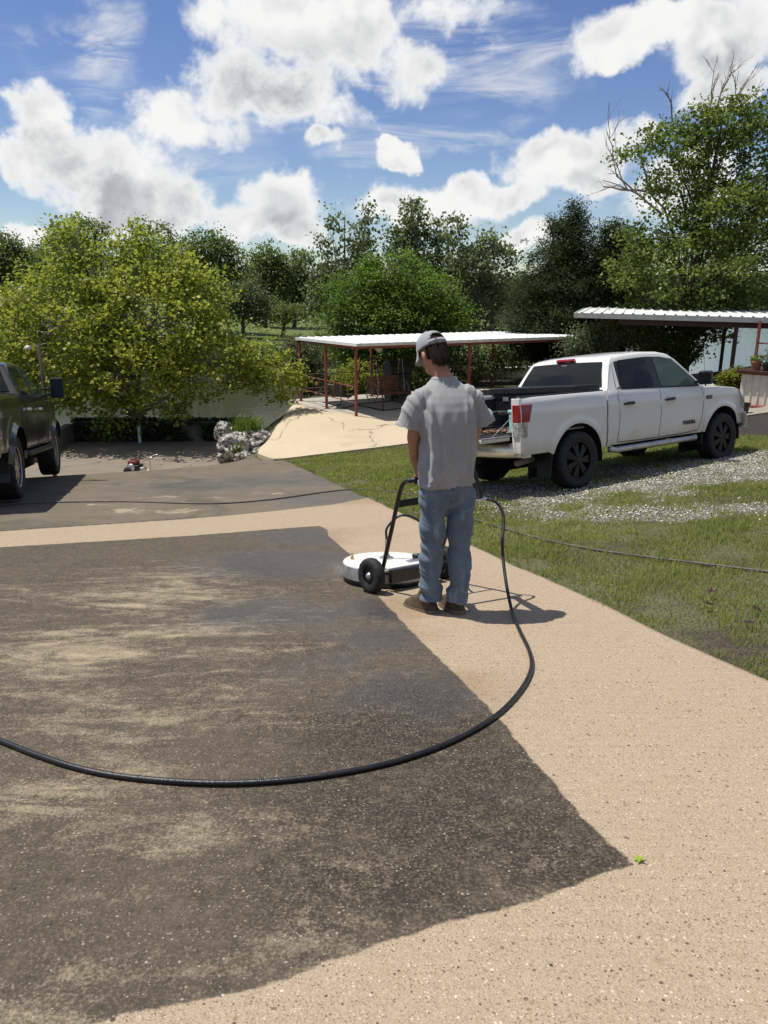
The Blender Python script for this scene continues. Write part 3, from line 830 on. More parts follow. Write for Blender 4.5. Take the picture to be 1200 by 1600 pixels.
M['leaf_olive'] = leaf_mat('olive_shrub_leaves', (0.066, 0.090, 0.048), (0.180, 0.210, 0.126), 0.3, (0.288, 0.312, 0.204))
M['leaf_bush'] = leaf_mat('variegated_bush_leaves', (0.10, 0.14, 0.015), (0.34, 0.36, 0.05), 0.4, (0.55, 0.52, 0.12))
M['leaf_ivy'] = leaf_mat('ivy_leaves', (0.010, 0.022, 0.005), (0.030, 0.055, 0.011), 0.2)
def leaves(C, size, rg, up=0.7, narrow=0.42, fold=0.25):
    """folded diamond leaves at the points C"""
    n = len(C)
    N = rg.normal(size=(n, 3)); N[:, 2] += up * 2.0
    N /= np.linalg.norm(N, axis=1)[:, None]
    T = rg.normal(size=(n, 3)); T -= N * (T * N).sum(1)[:, None]; T /= np.linalg.norm(T, axis=1)[:, None]
    B = np.cross(N, T)
    s = (size * rg.uniform(.6, 1.35, n))[:, None]
    w = narrow * s
    p0 = C - T * s * .5; p2 = C + T * s * .5 - N * s * .12
    p1 = C + B * w + N * s * fold * .5 + T * s * .05; p3 = C - B * w + N * s * fold * .5 + T * s * .05
    V = np.stack([p0, p1, p2, p3], 1).reshape(-1, 3)
    k = np.arange(n)[:, None] * 4
    F = np.concatenate([k + np.array([[0, 1, 2]]), k + np.array([[0, 2, 3]])], 1).reshape(-1, 3)
    return V, F
def branch_path(a, b, rg, wig=0.08, n=7, sag=0.0):
    a, b = np.array(a, float), np.array(b, float)
    t_ = np.linspace(0, 1, n)[:, None]
    L = np.linalg.norm(b - a)
    off = np.cumsum(rg.normal(0, wig * L / n, (n, 3)), 0); off -= t_ * off[-1]
    P_ = a + (b - a) * t_ + off
    P_[:, 2] += sag * L * (4 * t_ * (1 - t_))[:, 0]
    return P_
def lobes_world(lobes, Y):
    out = []
    for L in lobes:
        px, py, rx, ry = L[:4]; dy = L[4] if len(L) > 4 else 0.0
        c = at(px, py, Y + dy); k = (c - Vector((0, 0, CAMZ))).length / FPX * 0.97
        out.append((np.array(c), np.array([rx * k, rx * k * 0.85, ry * k])))
    return out
def tree(name, label, cat, base, Y, lobes, ncl, nleaf, lsize, mat, bark, seed, group=None, trunk_r=0.16, clr=0.42, up=0.7, shell=0.55,
         narrow=0.42, top=None, twig=0.38, limb_r=0.06, zbase=None, drop=0.0, flat=0.6):
    rg = np.random.default_rng(seed)
    lsize *= 0.72; nleaf = int(nleaf * (1.9 if 'cedar' in name else 1.2))
    LW = lobes_world(lobes, Y)
    bx = at(base, 600, Y).x
    bz = ground_z(bx, Y) - 0.1 if zbase is None else zbase
    root = empty(name, (bx, Y, bz), 0, label, cat, group)
    O = np.array([bx, Y, bz])
    vol = np.array([l[1][0] * l[1][1] * l[1][2] for l in LW]) ** 0.75
    pick = rg.choice(len(LW), ncl, p=vol / vol.sum())
    dirs = rg.normal(size=(ncl, 3)); dirs /= np.linalg.norm(dirs, axis=1)[:, None]
    rad = shell + (1.05 - shell) * rg.random(ncl)
    CC = np.array([LW[i][0] for i in pick]) + dirs * np.array([LW[i][1] for i in pick]) * rad[:, None]
    sprig = rg.random(ncl) < 0.16                      # loose shoots that break the outline
    CC += dirs * np.array([LW[i][1] for i in pick]) * (sprig * rg.uniform(.08, .30, ncl))[:, None]
    CC[:, 2] = np.maximum(CC[:, 2], bz + 0.25)
    # woody parts
    tb = MB()
    ztop = max(l[0][2] + 0.3 * l[1][2] for l in LW) if top is None else top
    cx = np.average([l[0] for l in LW], axis=0, weights=vol)
    tp = np.array([cx[0] * .5 + bx * .5, cx[1] * .5 + Y * .5, ztop])
    TP = branch_path(O, tp, rg, 0.10, 10)
    tb.tube(TP, np.linspace(trunk_r, 0.02, 10) * (1 + 0.5 * np.exp(-np.arange(10) * 1.5)), 8)
    for (c, rr) in LW:
        hgt = np.clip((c[2] - bz) * rg.uniform(.25, .55), 0.3, None)
        k = np.argmin(np.abs(TP[:, 2] - bz - hgt))
        lp = branch_path(TP[k], c, rg, 0.16, 8, 0.06)
        r0 = max(0.02, limb_r * rg.uniform(.7, 1.2))
        tb.tube(lp, np.linspace(r0, 0.012, 8), 6)
        mine = [CC[i] for i in range(ncl) if LW[pick[i]][0] is c and rg.random() < twig]
        for q in mine:
            j = rg.integers(3, 8)
            tb.tube(branch_path(lp[j], q, rg, 0.2, 4, 0.05), np.linspace(0.017, 0.005, 4), 4, False)
    me = tb.mesh('trunk', True, False)
    me.transform(Matrix.Translation(-Vector(O)))
    link('trunk', me, bark, root)
    # foliage
    nl = np.maximum(4, (nleaf * rg.uniform(.5, 1.5, ncl) * np.where(sprig, .45, 1)).astype(int))
    rep = np.repeat(np.arange(ncl), nl)
    cs = clr * rg.uniform(.6, 1.3, ncl) * np.where(sprig, .7, 1)
    off = rg.normal(size=(len(rep), 3)) * cs[rep][:, None] * np.array([.62, .62, .62 * flat])
    PTS = CC[rep] + off
    PTS[:, 2] -= drop * np.hypot(off[:, 0], off[:, 1])
    V, F = leaves(PTS, lsize, rg, up, narrow)
    tint = rg.random(ncl)
    rv = np.clip(0.5 * tint[rep] + 0.5 * rg.random(len(rep)), 0, 1)
    me = np_mesh('crown', V - O, F, False, {'rnd': ('FACE', np.repeat(rv, 2))})
    link('crown', me, mat, root)
    return root
def dead_branches(root, starts, rg, r0=0.05, depth=3, L=2.0, spread=0.5, name='dead_branch'):
    O = np.array(root.location)
    def grow(mb, p, d, L, r, k):
        q = p + d * L
        pts = branch_path(p, q, rg, 0.12, 6)
        mb.tube(pts, np.linspace(r, r * .55, 6), 5, False)
        if k == 0: return
        for j in range(rg.integers(2, 4)):
            nd = d + rg.normal(0, spread, 3); nd[2] += .25; nd /= np.linalg.norm(nd)
            s = pts[rg.integers(2, 6)]
            grow(mb, s, nd, L * rg.uniform(.5, .8), r * .55, k - 1)
    for (p, d, l) in starts:
        mb = MB(); d = np.array(d, float); d /= np.linalg.norm(d)
        grow(mb, np.array(p), d, l, r0, depth)
        me = mb.mesh(name, True, False); me.transform(Matrix.Translation(-Vector(O)))
        link(name, me, M['bark_dead'], root)

tree('sycamore_tree', 'big bright yellow-green sycamore overhanging the water at the low wall', 'tree', 214, 25.6,
     [(65, 462, 50, 50), (108, 382, 40, 34), (165, 432, 70, 50), (216, 382, 34, 30), (272, 424, 46, 40), (318, 470, 60, 50), (240, 500, 110, 80, -.8), (110, 520, 110, 80, -.6), (30, 520, 60, 70), (200, 575, 115, 54, -1.2), (330, 560, 90, 65, -.5),
      (400, 560, 50, 45), (440, 590, 36, 45), (272, 628, 30, 28, -1.0), (140, 605, 70, 34, -1.0), (190, 645, 34, 34, -.6), (60, 580, 60, 44)],
     1050, 32, 0.165, M['leaf_syc'], M['bark_pale'], 11, trunk_r=0.22, clr=0.40, up=0.55, drop=0.25, narrow=0.5, zbase=0.0)
syc = tree('sycamore_tree', 'tall sycamore with bare dead top rising behind the white carport', 'tree', 1064, 29,
     [(1052, 215, 40, 38), (1105, 195, 34, 26), (1165, 180, 34, 26), (1000, 238, 34, 18), (1062, 285, 48, 42), (1122, 245, 46, 42), (1182, 212, 42, 44), (1190, 300, 52, 48), (1130, 330, 62, 48, -.8), (1042, 368, 58, 46, -.5), (990, 425, 38, 32), (1090, 420, 85, 55, -.8), (1180, 410, 70, 60),
      (1010, 470, 45, 35), (1085, 480, 70, 40), (1170, 470, 50, 25), (1250, 330, 60, 90), (1260, 230, 50, 60), (1060, 530, 42, 35), (1030, 560, 30, 30), (1110, 520, 30, 16)],
     1150, 34, 0.155, M['leaf_syc2'], M['bark'], 12, trunk_r=0.24, clr=0.42, up=0.5, narrow=0.5, limb_r=0.08, top=10.8)
rg_ = np.random.default_rng(5)
dead_branches(syc, [(at(1105, 190, 29), (.05, 0, 1), .95), (at(1125, 190, 29), (.55, 0, .9), 1.15), (at(1050, 190, 29), (-.15, 0, 1), .7), (at(1150, 175, 29), (.75, .1, .7), .8), (at(1115, 185, 29), (.2, 0, 1), 1.1)], rg_, 0.032, 3, 1, .33)
dead_branches(syc, [(at(1035, 335, 28.5), (-.85, 0, .62), 2.1), (at(1010, 300, 28.5), (-.9, 0, .1), 1.5)], rg_, 0.045, 3, 1, .5)
tree('cedar_tree', 'dark conical cedar standing between the pavilion and the carport', 'tree', 893, 31,
     [(897, 335, 14, 20), (893, 368, 36, 26), (880, 405, 55, 30), (900, 440, 75, 34), (860, 460, 70, 34), (880, 500, 95, 34), (840, 520, 60, 34), (930, 490, 70, 40), (855, 545, 55, 26), (900, 540, 70, 30), (865, 350, 10, 14)],
     1900, 44, 0.13, M['leaf_cedar'], M['bark'], 13, trunk_r=0.18, clr=0.30, up=0.9, narrow=0.22, shell=0.35, twig=.1, flat=.8)
tree('cedar_tree', 'shorter olive-dark cedar leaning against the tall sycamore', 'tree', 965, 32,
     [(962, 378, 26, 24), (965, 420, 45, 36), (960, 465, 55, 40), (970, 510, 55, 36)],
     900, 44, 0.14, M['leaf_cedar'], M['bark'], 14, trunk_r=0.14, clr=0.32, up=0.8, narrow=0.24, shell=0.35, twig=.1, flat=.8)
tree('cottonwood_tree', 'thin spindly cottonwood with open twigs left of the round tree', 'tree', 545, 38,
     [(520, 345, 16, 28), (503, 385, 20, 24), (572, 340, 16, 34), (560, 390, 30, 32), (520, 430, 34, 36), (575, 440, 36, 40), (500, 470, 30, 40), (480, 400, 12, 14)],
     330, 15, 0.22, M['leaf_cot'], M['bark_pale'], 15, group='cottonwoods behind the pavilion', trunk_r=0.12, clr=0.38, up=0.2, shell=.2)
tree('cottonwood_tree', 'tallest cottonwood peeking over the round tree behind the pavilion', 'tree', 640, 38,
     [(640, 330, 20, 26), (652, 365, 30, 34), (615, 375, 20, 30), (640, 410, 40, 36), (690, 370, 22, 26), (690, 420, 45, 44)],
     360, 15, 0.22, M['leaf_cot'], M['bark_pale'], 16, group='cottonwoods behind the pavilion', trunk_r=0.12, clr=0.38, up=0.2, shell=.2)
tree('cottonwood_tree', 'silvery cottonwood just left of the dark cedar', 'tree', 740, 37,
     [(715, 360, 18, 22), (765, 385, 30, 28), (790, 400, 18, 20), (740, 420, 45, 40), (780, 450, 36, 50), (720, 470, 55, 50), (770, 510, 45, 46), (700, 520, 40, 40)],
     560, 17, 0.21, M['leaf_cot'], M['bark_pale'], 17, group='cottonwoods behind the pavilion', trunk_r=0.13, clr=0.40, up=0.2, shell=.3)
tree('maple_tree', 'full round mid-green tree directly behind the pavilion roof', 'tree', 615, 33.5,
     [(610, 430, 60, 36), (560, 465, 60, 42), (660, 460, 65, 42), (615, 490, 95, 45), (545, 510, 50, 40), (690, 505, 55, 40), (600, 545, 90, 40), (660, 560, 70, 40), (570, 580, 40, 40)],
     1250, 34, 0.145, M['leaf_round'], M['bark'], 18, trunk_r=0.18, clr=0.40, up=0.8, shell=.5)
# shrubs at the shore round the pavilion
for (bpx, Ys, lob, ncl, mt, sd_, nm, lab, ls) in [
    (470, 31, [(468, 575, 34, 44), (455, 545, 26, 30), (490, 600, 26, 30), (490, 560, 26, 34)], 260, 'leaf_far2', 21, 'willow_shrub', 'grey-green willow shrub at the shore left of the pavilion', .11),
    (570, 31.5, [(565, 590, 40, 28), (600, 600, 26, 22), (540, 600, 26, 22)], 170, 'leaf_syc', 22, 'leafy_shrub', 'bright leafy shrub behind the pavilion railing left of the glider', .13),
    (655, 32, [(640, 590, 50, 30), (690, 600, 30, 24)], 190, 'leaf_round', 23, 'leafy_shrub', 'dark green shrub behind the pavilion seen past the man', .13),
    (745, 32.5, [(750, 560, 45, 34), (800, 560, 40, 30), (720, 580, 30, 30)], 240, 'leaf_cot', 24, 'leafy_shrub', 'silvery shrub behind the right end of the pavilion', .13),
    (955, 27, [(930, 525, 40, 20), (965, 515, 40, 22), (1005, 520, 30, 20), (900, 540, 30, 16)], 300, 'leaf_olive', 25, 'olive_shrub', 'pale olive shrub under the cedar behind the cab roof', .10),
    (1030, 27.5, [(1030, 535, 40, 24), (1060, 555, 30, 20)], 180, 'leaf_syc2', 26, 'leafy_shrub', 'dark leafy shrub at the foot of the tall sycamore', .13)]:
    tree(nm, lab, 'shrub', bpx, Ys, lob, ncl, 30, ls, M[mt], M['bark'], sd_, trunk_r=0.05, limb_r=.02, clr=.3, shell=.3, twig=.15)
# trees on the opposite bank
FARG = 'trees on the opposite bank'
for (bpx, Ys, lob, ncl, mt, sd_, lab, ls) in [
    (320, 72, [(320, 390, 36, 28), (290, 410, 34, 30), (350, 410, 34, 30), (320, 440, 55, 36), (365, 440, 26, 30)], 430, 'leaf_far', 31, 'broad dark tree across the cove just right of the big sycamore', .34),
    (420, 84, [(420, 405, 26, 20), (405, 430, 26, 28), (440, 430, 26, 28), (425, 460, 40, 26)], 260, 'leaf_far', 32, 'dense tree across the cove left of the thin cottonwood', .36),
    (462, 86, [(462, 412, 18, 22), (465, 440, 24, 26), (475, 465, 28, 24)], 180, 'leaf_far', 33, 'small dark tree across the cove behind the thin cottonwood', .36),
    (385, 66, [(385, 465, 34, 26), (365, 480, 26, 24), (405, 485, 24, 20)], 220, 'leaf_far2', 34, 'greyish willow at the lawn across the cove', .28),
    (445, 70, [(440, 492, 34, 13), (470, 490, 20, 12)], 120, 'leaf_far', 35, 'low rounded bush on the lawn across the cove', .26),
    (250, 78, [(240, 380, 40, 30), (215, 420, 46, 40), (265, 430, 40, 36)], 260, 'leaf_far', 36, 'dark tree across the water showing behind the big sycamore', .36),
    (120, 78, [(130, 365, 40, 26), (110, 400, 50, 40), (150, 420, 40, 40)], 260, 'leaf_far', 37, 'dark tree across the water behind the left of the sycamore', .36),
    (20, 70, [(10, 395, 26, 24), (25, 420, 26, 34), (-10, 430, 40, 40)], 260, 'leaf_far', 38, 'dark tree across the water at the left edge of the picture', .34),
    (60, 80, [(70, 420, 40, 36), (50, 450, 50, 30)], 180, 'leaf_far', 39, 'low dark tree across the water behind the dark pickup', .36),
    (530, 88, [(530, 440, 40, 26), (560, 460, 50, 30)], 170, 'leaf_far', 40, 'dark tree far behind the thin cottonwood trunk', .4),
    (690, 80, [(690, 450, 60, 30), (760, 460, 60, 30), (820, 470, 50, 30)], 280, 'leaf_far', 41, 'dark tree mass far behind the silvery cottonwood', .4)]:
    tree('far_tree', lab, 'tree', bpx, Ys, lob, ncl, 26, ls, M[mt], M['bark'], sd_, group=FARG, trunk_r=0.2, limb_r=.08, clr=.85, shell=.4, twig=.1)
for k, (bpx, lob, lab) in enumerate([  # thickets added so the cove water reflects a darker bank
    (40, [(20, 545, 60, 24), (90, 548, 50, 22)], 'added dark thicket on the far waterline behind the dark pickup'),
    (180, [(160, 545, 55, 26), (220, 548, 45, 22)], 'added dark thicket on the far waterline behind the sycamore trunk'),
    (300, [(290, 548, 50, 24), (340, 550, 40, 20)], 'added dark thicket on the far waterline right of the sycamore trunk'),
    (395, [(390, 556, 40, 16), (430, 560, 26, 10)], 'added low waterline bush below the lawn across the cove'),
    (520, [(500, 545, 40, 24), (560, 545, 50, 28)], 'added waterline thicket seen past the left pavilion post')]):
    tree('added_thicket', lab, 'shrub', bpx, 52, lob, 230, 26, .24, M['leaf_far'], M['bark'], 60 + k, group='thickets added along the far waterline', trunk_r=.08, limb_r=.04, clr=.6, shell=.3, twig=.1)
# far wooded shore
rgw = np.random.default_rng(77)
wx_ = rgw.uniform(-250, 520, 5200); wy_ = rgw.uniform(478, 600, 5200)
wx_[:1500] = rgw.uniform(-260, -52, 1500); wy_[:1500] = rgw.uniform(84, 150, 1500)      # the wood goes on along the left bank
wz_ = H(wx_, wy_) + rgw.uniform(1, 6, 5200)
ico = bmesh.new(); bmesh.ops.create_icosphere(ico, subdivisions=1, radius=1.0)
iv = np.array([v.co[:] for v in ico.verts]); if_ = np.array([[v.index for v in f.verts] for f in ico.faces]); ico.free()
rr_ = rgw.uniform(2.5, 6.5, 5200); rr_[:1500] *= .55
V = iv[None] * rr_[:, None, None] * rgw.uniform(.7, 1.3, (5200, len(iv), 1)) * np.array([1, 1, .8]) + np.stack([wx_, wy_, wz_], -1)[:, None]
F = (np.arange(5200)[:, None, None] * len(iv) + if_[None]).reshape(-1, 3)
me = np_mesh('far_wood', V.reshape(-1, 3), F, True, {'rnd': ('FACE', np.repeat(rgw.random(5200), len(if_)))})
m, t, b, o = mat_new('distant_wood')
t.put(b.inputs['Base Color'], t.mix(t.attr('rnd'), (0.028, 0.05, 0.018), (0.07, 0.10, 0.035))); b.inputs['Roughness'].default_value = 1.0
tag(link('far_wood', me, m), 'low wooded hills along the far side of the lake', 'woodland', kind='stuff')
# ---------------------------------------------------------------- pavilion
def corrugated(w, L, z0, z1, pitch=0.3, rib=0.03, ribw=0.07, t_=0.012):
    """one sheet: runs along y from 0 to L, ribs across x"""
    prof = [(0, 0)]
    k = pitch / 2
    while k < w - 0.01:
        prof += [(k - ribw / 2, 0), (k - ribw / 4, rib), (k + ribw / 4, rib), (k + ribw / 2, 0)]
        k += pitch
    prof.append((w, 0))
    mb = MB(); n = len(prof)
    V = []
    for (yy, zz_) in ((0, z0), (L, z1)):
        for (xx, h) in prof: V.append((xx, yy, zz_ + h))
        for (xx, h) in prof: V.append((xx, yy, zz_ + h - t_))
    F = []
    for i in range(n - 1):
        F += [(i, i + 1, 2 * n + i + 1, 2 * n + i), (n + i + 1, n + i, 3 * n + i, 3 * n + i + 1), (i + 1, i, n + i, n + i + 1), (2 * n + i, 2 * n + i + 1, 3 * n + i + 1, 3 * n + i)]
    F += [(0, 2 * n, 3 * n, n), (n - 1, 2 * n - 1, 4 * n - 1, 3 * n - 1)]
    return mb.add(V, F)
PAV = (-0.87, 24.0, PAVZ + 0.10); PANG = R(29)
pv = empty('pavilion', PAV, PANG, 'open pavilion with red steel posts and white ribbed metal roof', 'pavilion')
fl = MB(); fl.box((4.3, 2.3, -0.10), (9.2, 5.3, 0.22)); fl.build('floor_slab', M['pavfloor'], pv, bevel=0.01)
PH = 2.13
for (x, y) in [(0, 0), (4.25, 0), (8.5, 0), (0, 2.2), (0, 4.4), (2.9, 4.4), (5.7, 4.4), (8.5, 4.4)]:
    p = MB(); p.box((x, y, (PH + -0.012 * y) / 2), (0.075, 0.075, PH + -0.012 * y)).box((x, y, 0.016), (0.18, 0.18, 0.012))
    p.build('post', M['red_steel'], pv)
for (a, b_) in [((-0.12, 0, PH + .06), (8.7, 0, PH + .06)), ((-0.12, 4.4, PH + .03), (8.7, 4.4, PH + .03)), ((0, .04, PH + .06), (0, 4.36, PH + .03)), ((8.5, .04, PH + .06), (8.5, 4.36, PH + .03))]:
    MB().bar(a, b_, 0.06, 0.16).build('beam', M['red_steel'], pv)
for k in range(1, 5):
    MB().bar((0.04 + 8.4 * k / 5, .04, PH + .08), (0.04 + 8.4 * k / 5, 4.36, PH + .05), 0.05, 0.10).build('rafter', M['red_steel'], pv)
rw = 0.91
for k in range(10):
    pn = corrugated(rw - 0.004, 4.75, PH + .155, PH + .115).build('roof_sheet', M['roof_white'], pv)
    pn.location = (-0.10 + k * rw, -0.30, 0)
ft = MB().box((4.45, -0.325, PH + .125), (9.12, 0.03, 0.09)); ft.build('eave_trim', M['fascia'], pv)
st = MB().bar((-0.115, -0.30, PH + .125), (-0.115, 4.45, PH + .09), 0.03, 0.09); st.build('gable_trim', M['roof_white'], pv)
def rail(p, q, hgts, nb, parent, mat, r=0.016, posts=False):
    p, q = np.array(p, float), np.array(q, float)
    for h in hgts:
        MB().tube([p + [0, 0, h], q + [0, 0, h]], r, 6).build('rail', mat, parent, smooth=True)
    for k in range(1, nb):
        c = p + (q - p) * k / nb
        MB().tube([c + [0, 0, hgts[-1]], c + [0, 0, hgts[0]]], r * .7, 5).build('baluster', mat, parent, smooth=True)
rail((0, 0.04, 0), (0, 2.16, 0), (0.95, 0.45), 4, pv, M['red_steel'])
rail((0, 2.24, 0), (0, 4.36, 0), (0.95, 0.45), 4, pv, M['red_steel'])
rail((0.04, 4.4, 0), (2.86, 4.4, 0), (0.95, 0.45), 6, pv, M['dark_red'], 0.013)
rail((2.94, 4.4, 0), (5.66, 4.4, 0), (0.95, 0.45), 6, pv, M['dark_red'], 0.013)
rail((5.74, 4.4, 0), (8.46, 4.4, 0), (0.95, 0.45), 6, pv, M['dark_red'], 0.013)
def pvw(x, y, z=0):
    c, s = math.cos(PANG), math.sin(PANG)
    return Vector((PAV[0] + c * x - s * y, PAV[1] + s * x + c * y, PAV[2] + z))
# flood lamp hanging under the roof
lm = empty('flood_lamp', pvw(1.5, 1.2, 2.09), PANG, 'white flood lamp hanging under the pavilion roof', 'lamp')
MB().lathe([(0.02, 0.10), (0.05, 0.06), (0.12, -0.02), (0.17, -0.14), (0.165, -0.145), (0.10, -0.03), (0.01, 0.02)], 16).build('shade', M['lampwhite'], lm, smooth=True).rotation_euler = (0.5, 0.5, 0)
MB().tube([(0, 0, .03), (0, 0, .13)], .02, 8).build('stem', M['lampwhite'], lm)
# glider swing with wagon-wheel ends
gs = empty('glider_swing', pvw(2.05, 1.7, 0.013), PANG + R(6), 'wooden glider swing with wagon-wheel ends under a curved iron hoop', 'swing')
for x in (-0.75, 0.85):
    hoop = [(x, 0.85 * math.cos(a), 0.03 + 1.62 * math.sin(a)) for a in np.linspace(0, math.pi, 18)]
    MB().tube(hoop, 0.022, 6).build('hoop', M['dark_red'], gs, smooth=True)
    MB().tube([(x, -0.9, 0.024), (x, 0.9, 0.024)], 0.024, 6).build('base_rail', M['dark_red'], gs, smooth=True)
for y in (-0.85, 0.85):
    MB().tube([(-.75, y, .03), (.85, y, .03)], 0.02, 6).build('base_bar', M['dark_red'], gs, smooth=True)
MB().tube([(-.75, 0, 1.63), (.85, 0, 1.63)], 0.02, 6).build('top_bar', M['dark_red'], gs, smooth=True)
for x in (-0.62, 0.70):
    wh = MB()
    ring = [(x, 0.34 * math.cos(a), 0.52 + 0.34 * math.sin(a)) for a in np.linspace(0, 2 * math.pi, 25)]
    wh.tube(ring, 0.018, 6, False)
    for k in range(6):
        a = math.pi * k / 6
        wh.tube([(x, -0.33 * math.cos(a), 0.52 - 0.33 * math.sin(a)), (x, 0.33 * math.cos(a), 0.52 + 0.33 * math.sin(a))], 0.010, 5)
    wh.build('wagon_wheel', M['bark_dead'], gs, smooth=True)
for k in range(5):
    MB().box((0.04, -0.26 + 0.115 * k, 0.45), (1.26, 0.095, 0.025)).build('seat_slat', M['wood'], gs)
for k in range(5):
    MB().bar((-.59, 0.29 + 0.028 * k, 0.53 + 0.105 * k), (.67, 0.29 + 0.028 * k, 0.53 + 0.105 * k), 0.025, 0.092).build('back_slat', M['wood'], gs)
for x in (-.5, .58):
    for y in (-.25, .25):
        MB().tube([(x, y, .45), (x, y * .3, 1.60)], .007, 5).build('hanger', M['steel'], gs)
# covered smoker
sm = empty('covered_grill', pvw(3.25, 3.05, 0.013), PANG, 'tall black covered grill standing at the back of the pavilion', 'grill')
MB().prism([(-.42, -.3, 0), (.42, -.3, 0), (.42, .3, 0), (-.42, .3, 0)], (0, 0, .08), (0, 0, .95)).build('cabinet', M['black_plastic'], sm, bevel=.03)
hood_ = [(-.44, -.33, .96), (-.44, .33, .96), (-.44, .30, 1.25), (-.44, .12, 1.42), (-.44, -.14, 1.42), (-.44, -.32, 1.2)]
MB().prism(hood_, (0, 0, 0), (.88, 0, 0)).build('hood', M['black_plastic'], sm, bevel=.03)
for x in (-.36, .36):
    for y in (-.24, .24):
        MB().tube([(x, y, 0), (x, y, .09)], .03, 8).build('foot', M['black_metal'], sm)
# low patio chair with sled legs
pc = empty('patio_chair', pvw(0.62, 2.35, 0.013), PANG + R(35), 'low black patio lounge chair with curved sled legs by the railing', 'chair')
for y in (-.28, .28):
    MB().tube(catmull([(-.45, y, .03), (-.3, y, .015), (.35, y, .015), (.5, y, .06), (.42, y, .36), (-.1, y, .34), (-.5, y, .80)], 5), .014, 6).build('frame', M['black_metal'], pc, smooth=True)
MB().grid([[(.42, y, .37), (.1, y, .33), (-.12, y, .35)] for y in (-.27, .27)]).build('seat', M['black_plastic'], pc, thick=.01)
MB().grid([[(-.13, y, .36), (-.32, y, .60), (-.5, y, .80)] for y in (-.27, .27)]).build('backrest', M['black_plastic'], pc, thick=.01)
# white boat drawn up behind the pavilion
bt = empty('boat', (5.2, 34.6, ground_z(5.2, 34.6) + 0.20), R(8), 'white flat boat lying beyond the pavilion behind the man', 'boat')
secs = []
for i, tq in enumerate(np.linspace(0, 1, 12)):
    x = -2.2 + 4.4 * tq; wid = 0.85 * (1 - max(0, (tq - .6) / .4) ** 2 * .85); zb = 0.0 + 0.35 * max(0, (tq - .65) / .35) ** 2
    secs.append([(x, -wid, .55), (x, -wid * .92, zb + .12), (x, -wid * .5, zb), (x, wid * .5, zb), (x, wid * .92, zb + .12), (x, wid, .55)])
MB().grid(secs).build('hull', M['white_plastic'], bt, smooth=True, thick=.03)
MB().grid([[(p[0], p[1] * 1.05, .56), (p[0], p[1] * .8, .58)] for p in [s[0] for s in secs]]).build('gunwale', M['white_plastic'], bt, thick=.02)
MB().grid([[(p[0], p[1] * 1.05, .56), (p[0], p[1] * .8, .58)] for p in [s[-1] for s in secs]]).build('gunwale', M['white_plastic'], bt, thick=.02)
for x in (-1.2, .2):
    MB().box((x, 0, .42), (.3, 1.5, .04)).build('bench', M['alu'], bt)
for k, (bx_, L_) in enumerate([(-1.3, 1), (1.0, 1)]):
    cr = MB().box((5.2 + bx_, 34.6 + bx_ * .14, ground_z(5.2 + bx_, 34.6) + 0.08), (0.14, 1.5, 0.22), R(8)).build('timber_block', M['wood'], None, bevel=.01)
    tag(cr, ['timber block under the stern end of the white boat', 'timber block under the bow end of the white boat'][k], 'block', 'blocks under the boat')

# ---------------------------------------------------------------- carport and deck on the right
CA = (5.9, 24.5); CANG = math.atan2(-0.30, 0.95)
cg = ground_z(10, 24)
cp = empty('carport', (CA[0], CA[1], cg), CANG, 'low white ribbed-metal carport roof on dark red steel post', 'carport')
zf, zb_ = 4.22 - cg, 4.30 - cg
rakes = -0.018
for k in range(12):
    pn = corrugated(rw - 0.004, 6.4, zf, zb_, 0.3, 0.035, 0.085).build('roof_sheet', M['roof_white'], cp)
    pn.location = (k * rw, 0, rakes * k * rw); pn.rotation_euler = (0, -math.atan(rakes), 0)
MB().bar((-0.02, -0.02, zf - .075), (10.9, -0.02, zf - .075 + rakes * 10.9), 0.025, 0.15).build('fascia', M['fascia'], cp)
MB().bar((-0.02, 0.0, zf - .06), (-0.02, 6.4, zb_ - .06), 0.025, 0.12).build('side_trim', M['fascia'], cp)
MB().bar((1.3, 0.30, zf - .235 + rakes * 1.3), (10.9, 0.30, zf - .235 + rakes * 10.9), 0.10, 0.17).build('beam', M['dark_red'], cp)
MB().bar((1.3, 5.6, zb_ - .12 + rakes * 1.3), (10.9, 5.6, zb_ - .12 + rakes * 10.9), 0.10, 0.17).build('beam', M['dark_red'], cp)
for k in range(5):
    xx = 1.4 + 2.3 * k
    MB().bar((xx, .02, zf - .075 + rakes * xx), (xx, 6.3, zb_ - .055 + rakes * xx), 0.06, 0.10).build('purlin', M['dark_red'], cp)
for (x, y) in [(4.67, .3), (9.6, .3), (4.9, 5.6), (9.6, 5.6)]:
    top = zf - .32 + rakes * x if y < 1 else zb_ - .2 + rakes * x
    wx, wy = CA[0] + math.cos(CANG) * x - math.sin(CANG) * y, CA[1] + math.sin(CANG) * x + math.cos(CANG) * y
    bz_ = ground_z(wx, wy) - cg - 0.05
    MB().box((x, y, (top + bz_) / 2), (.11, .11, top - bz_)).build('post', M['dark_red'], cp)
dk_o = (10.05, 21.8, 1.66); dkA = R(-48)
dk = empty('deck', dk_o, dkA, 'raised deck with cream ribbed skirting and red trim at the right edge', 'deck')
for k in range(8):
    sk = corrugated(0.60, 1.05, 0, 0, 0.2, 0.028, 0.05).build('skirt_panel', M['siding'], dk)
    sk.location = (k * 0.60, 0, -0.05); sk.rotation_euler = (R(90), 0, 0)
for k in range(6):
    MB().box((2.4, 0.10 + 0.5 * k, 1.055), (5.0, 0.49, 0.05)).build('deck_board', M['dark_red'], dk, bevel=.005)
MB().box((2.4, -0.02, 1.02), (5.0, 0.06, 0.11)).build('edge_board', M['red_steel'], dk)
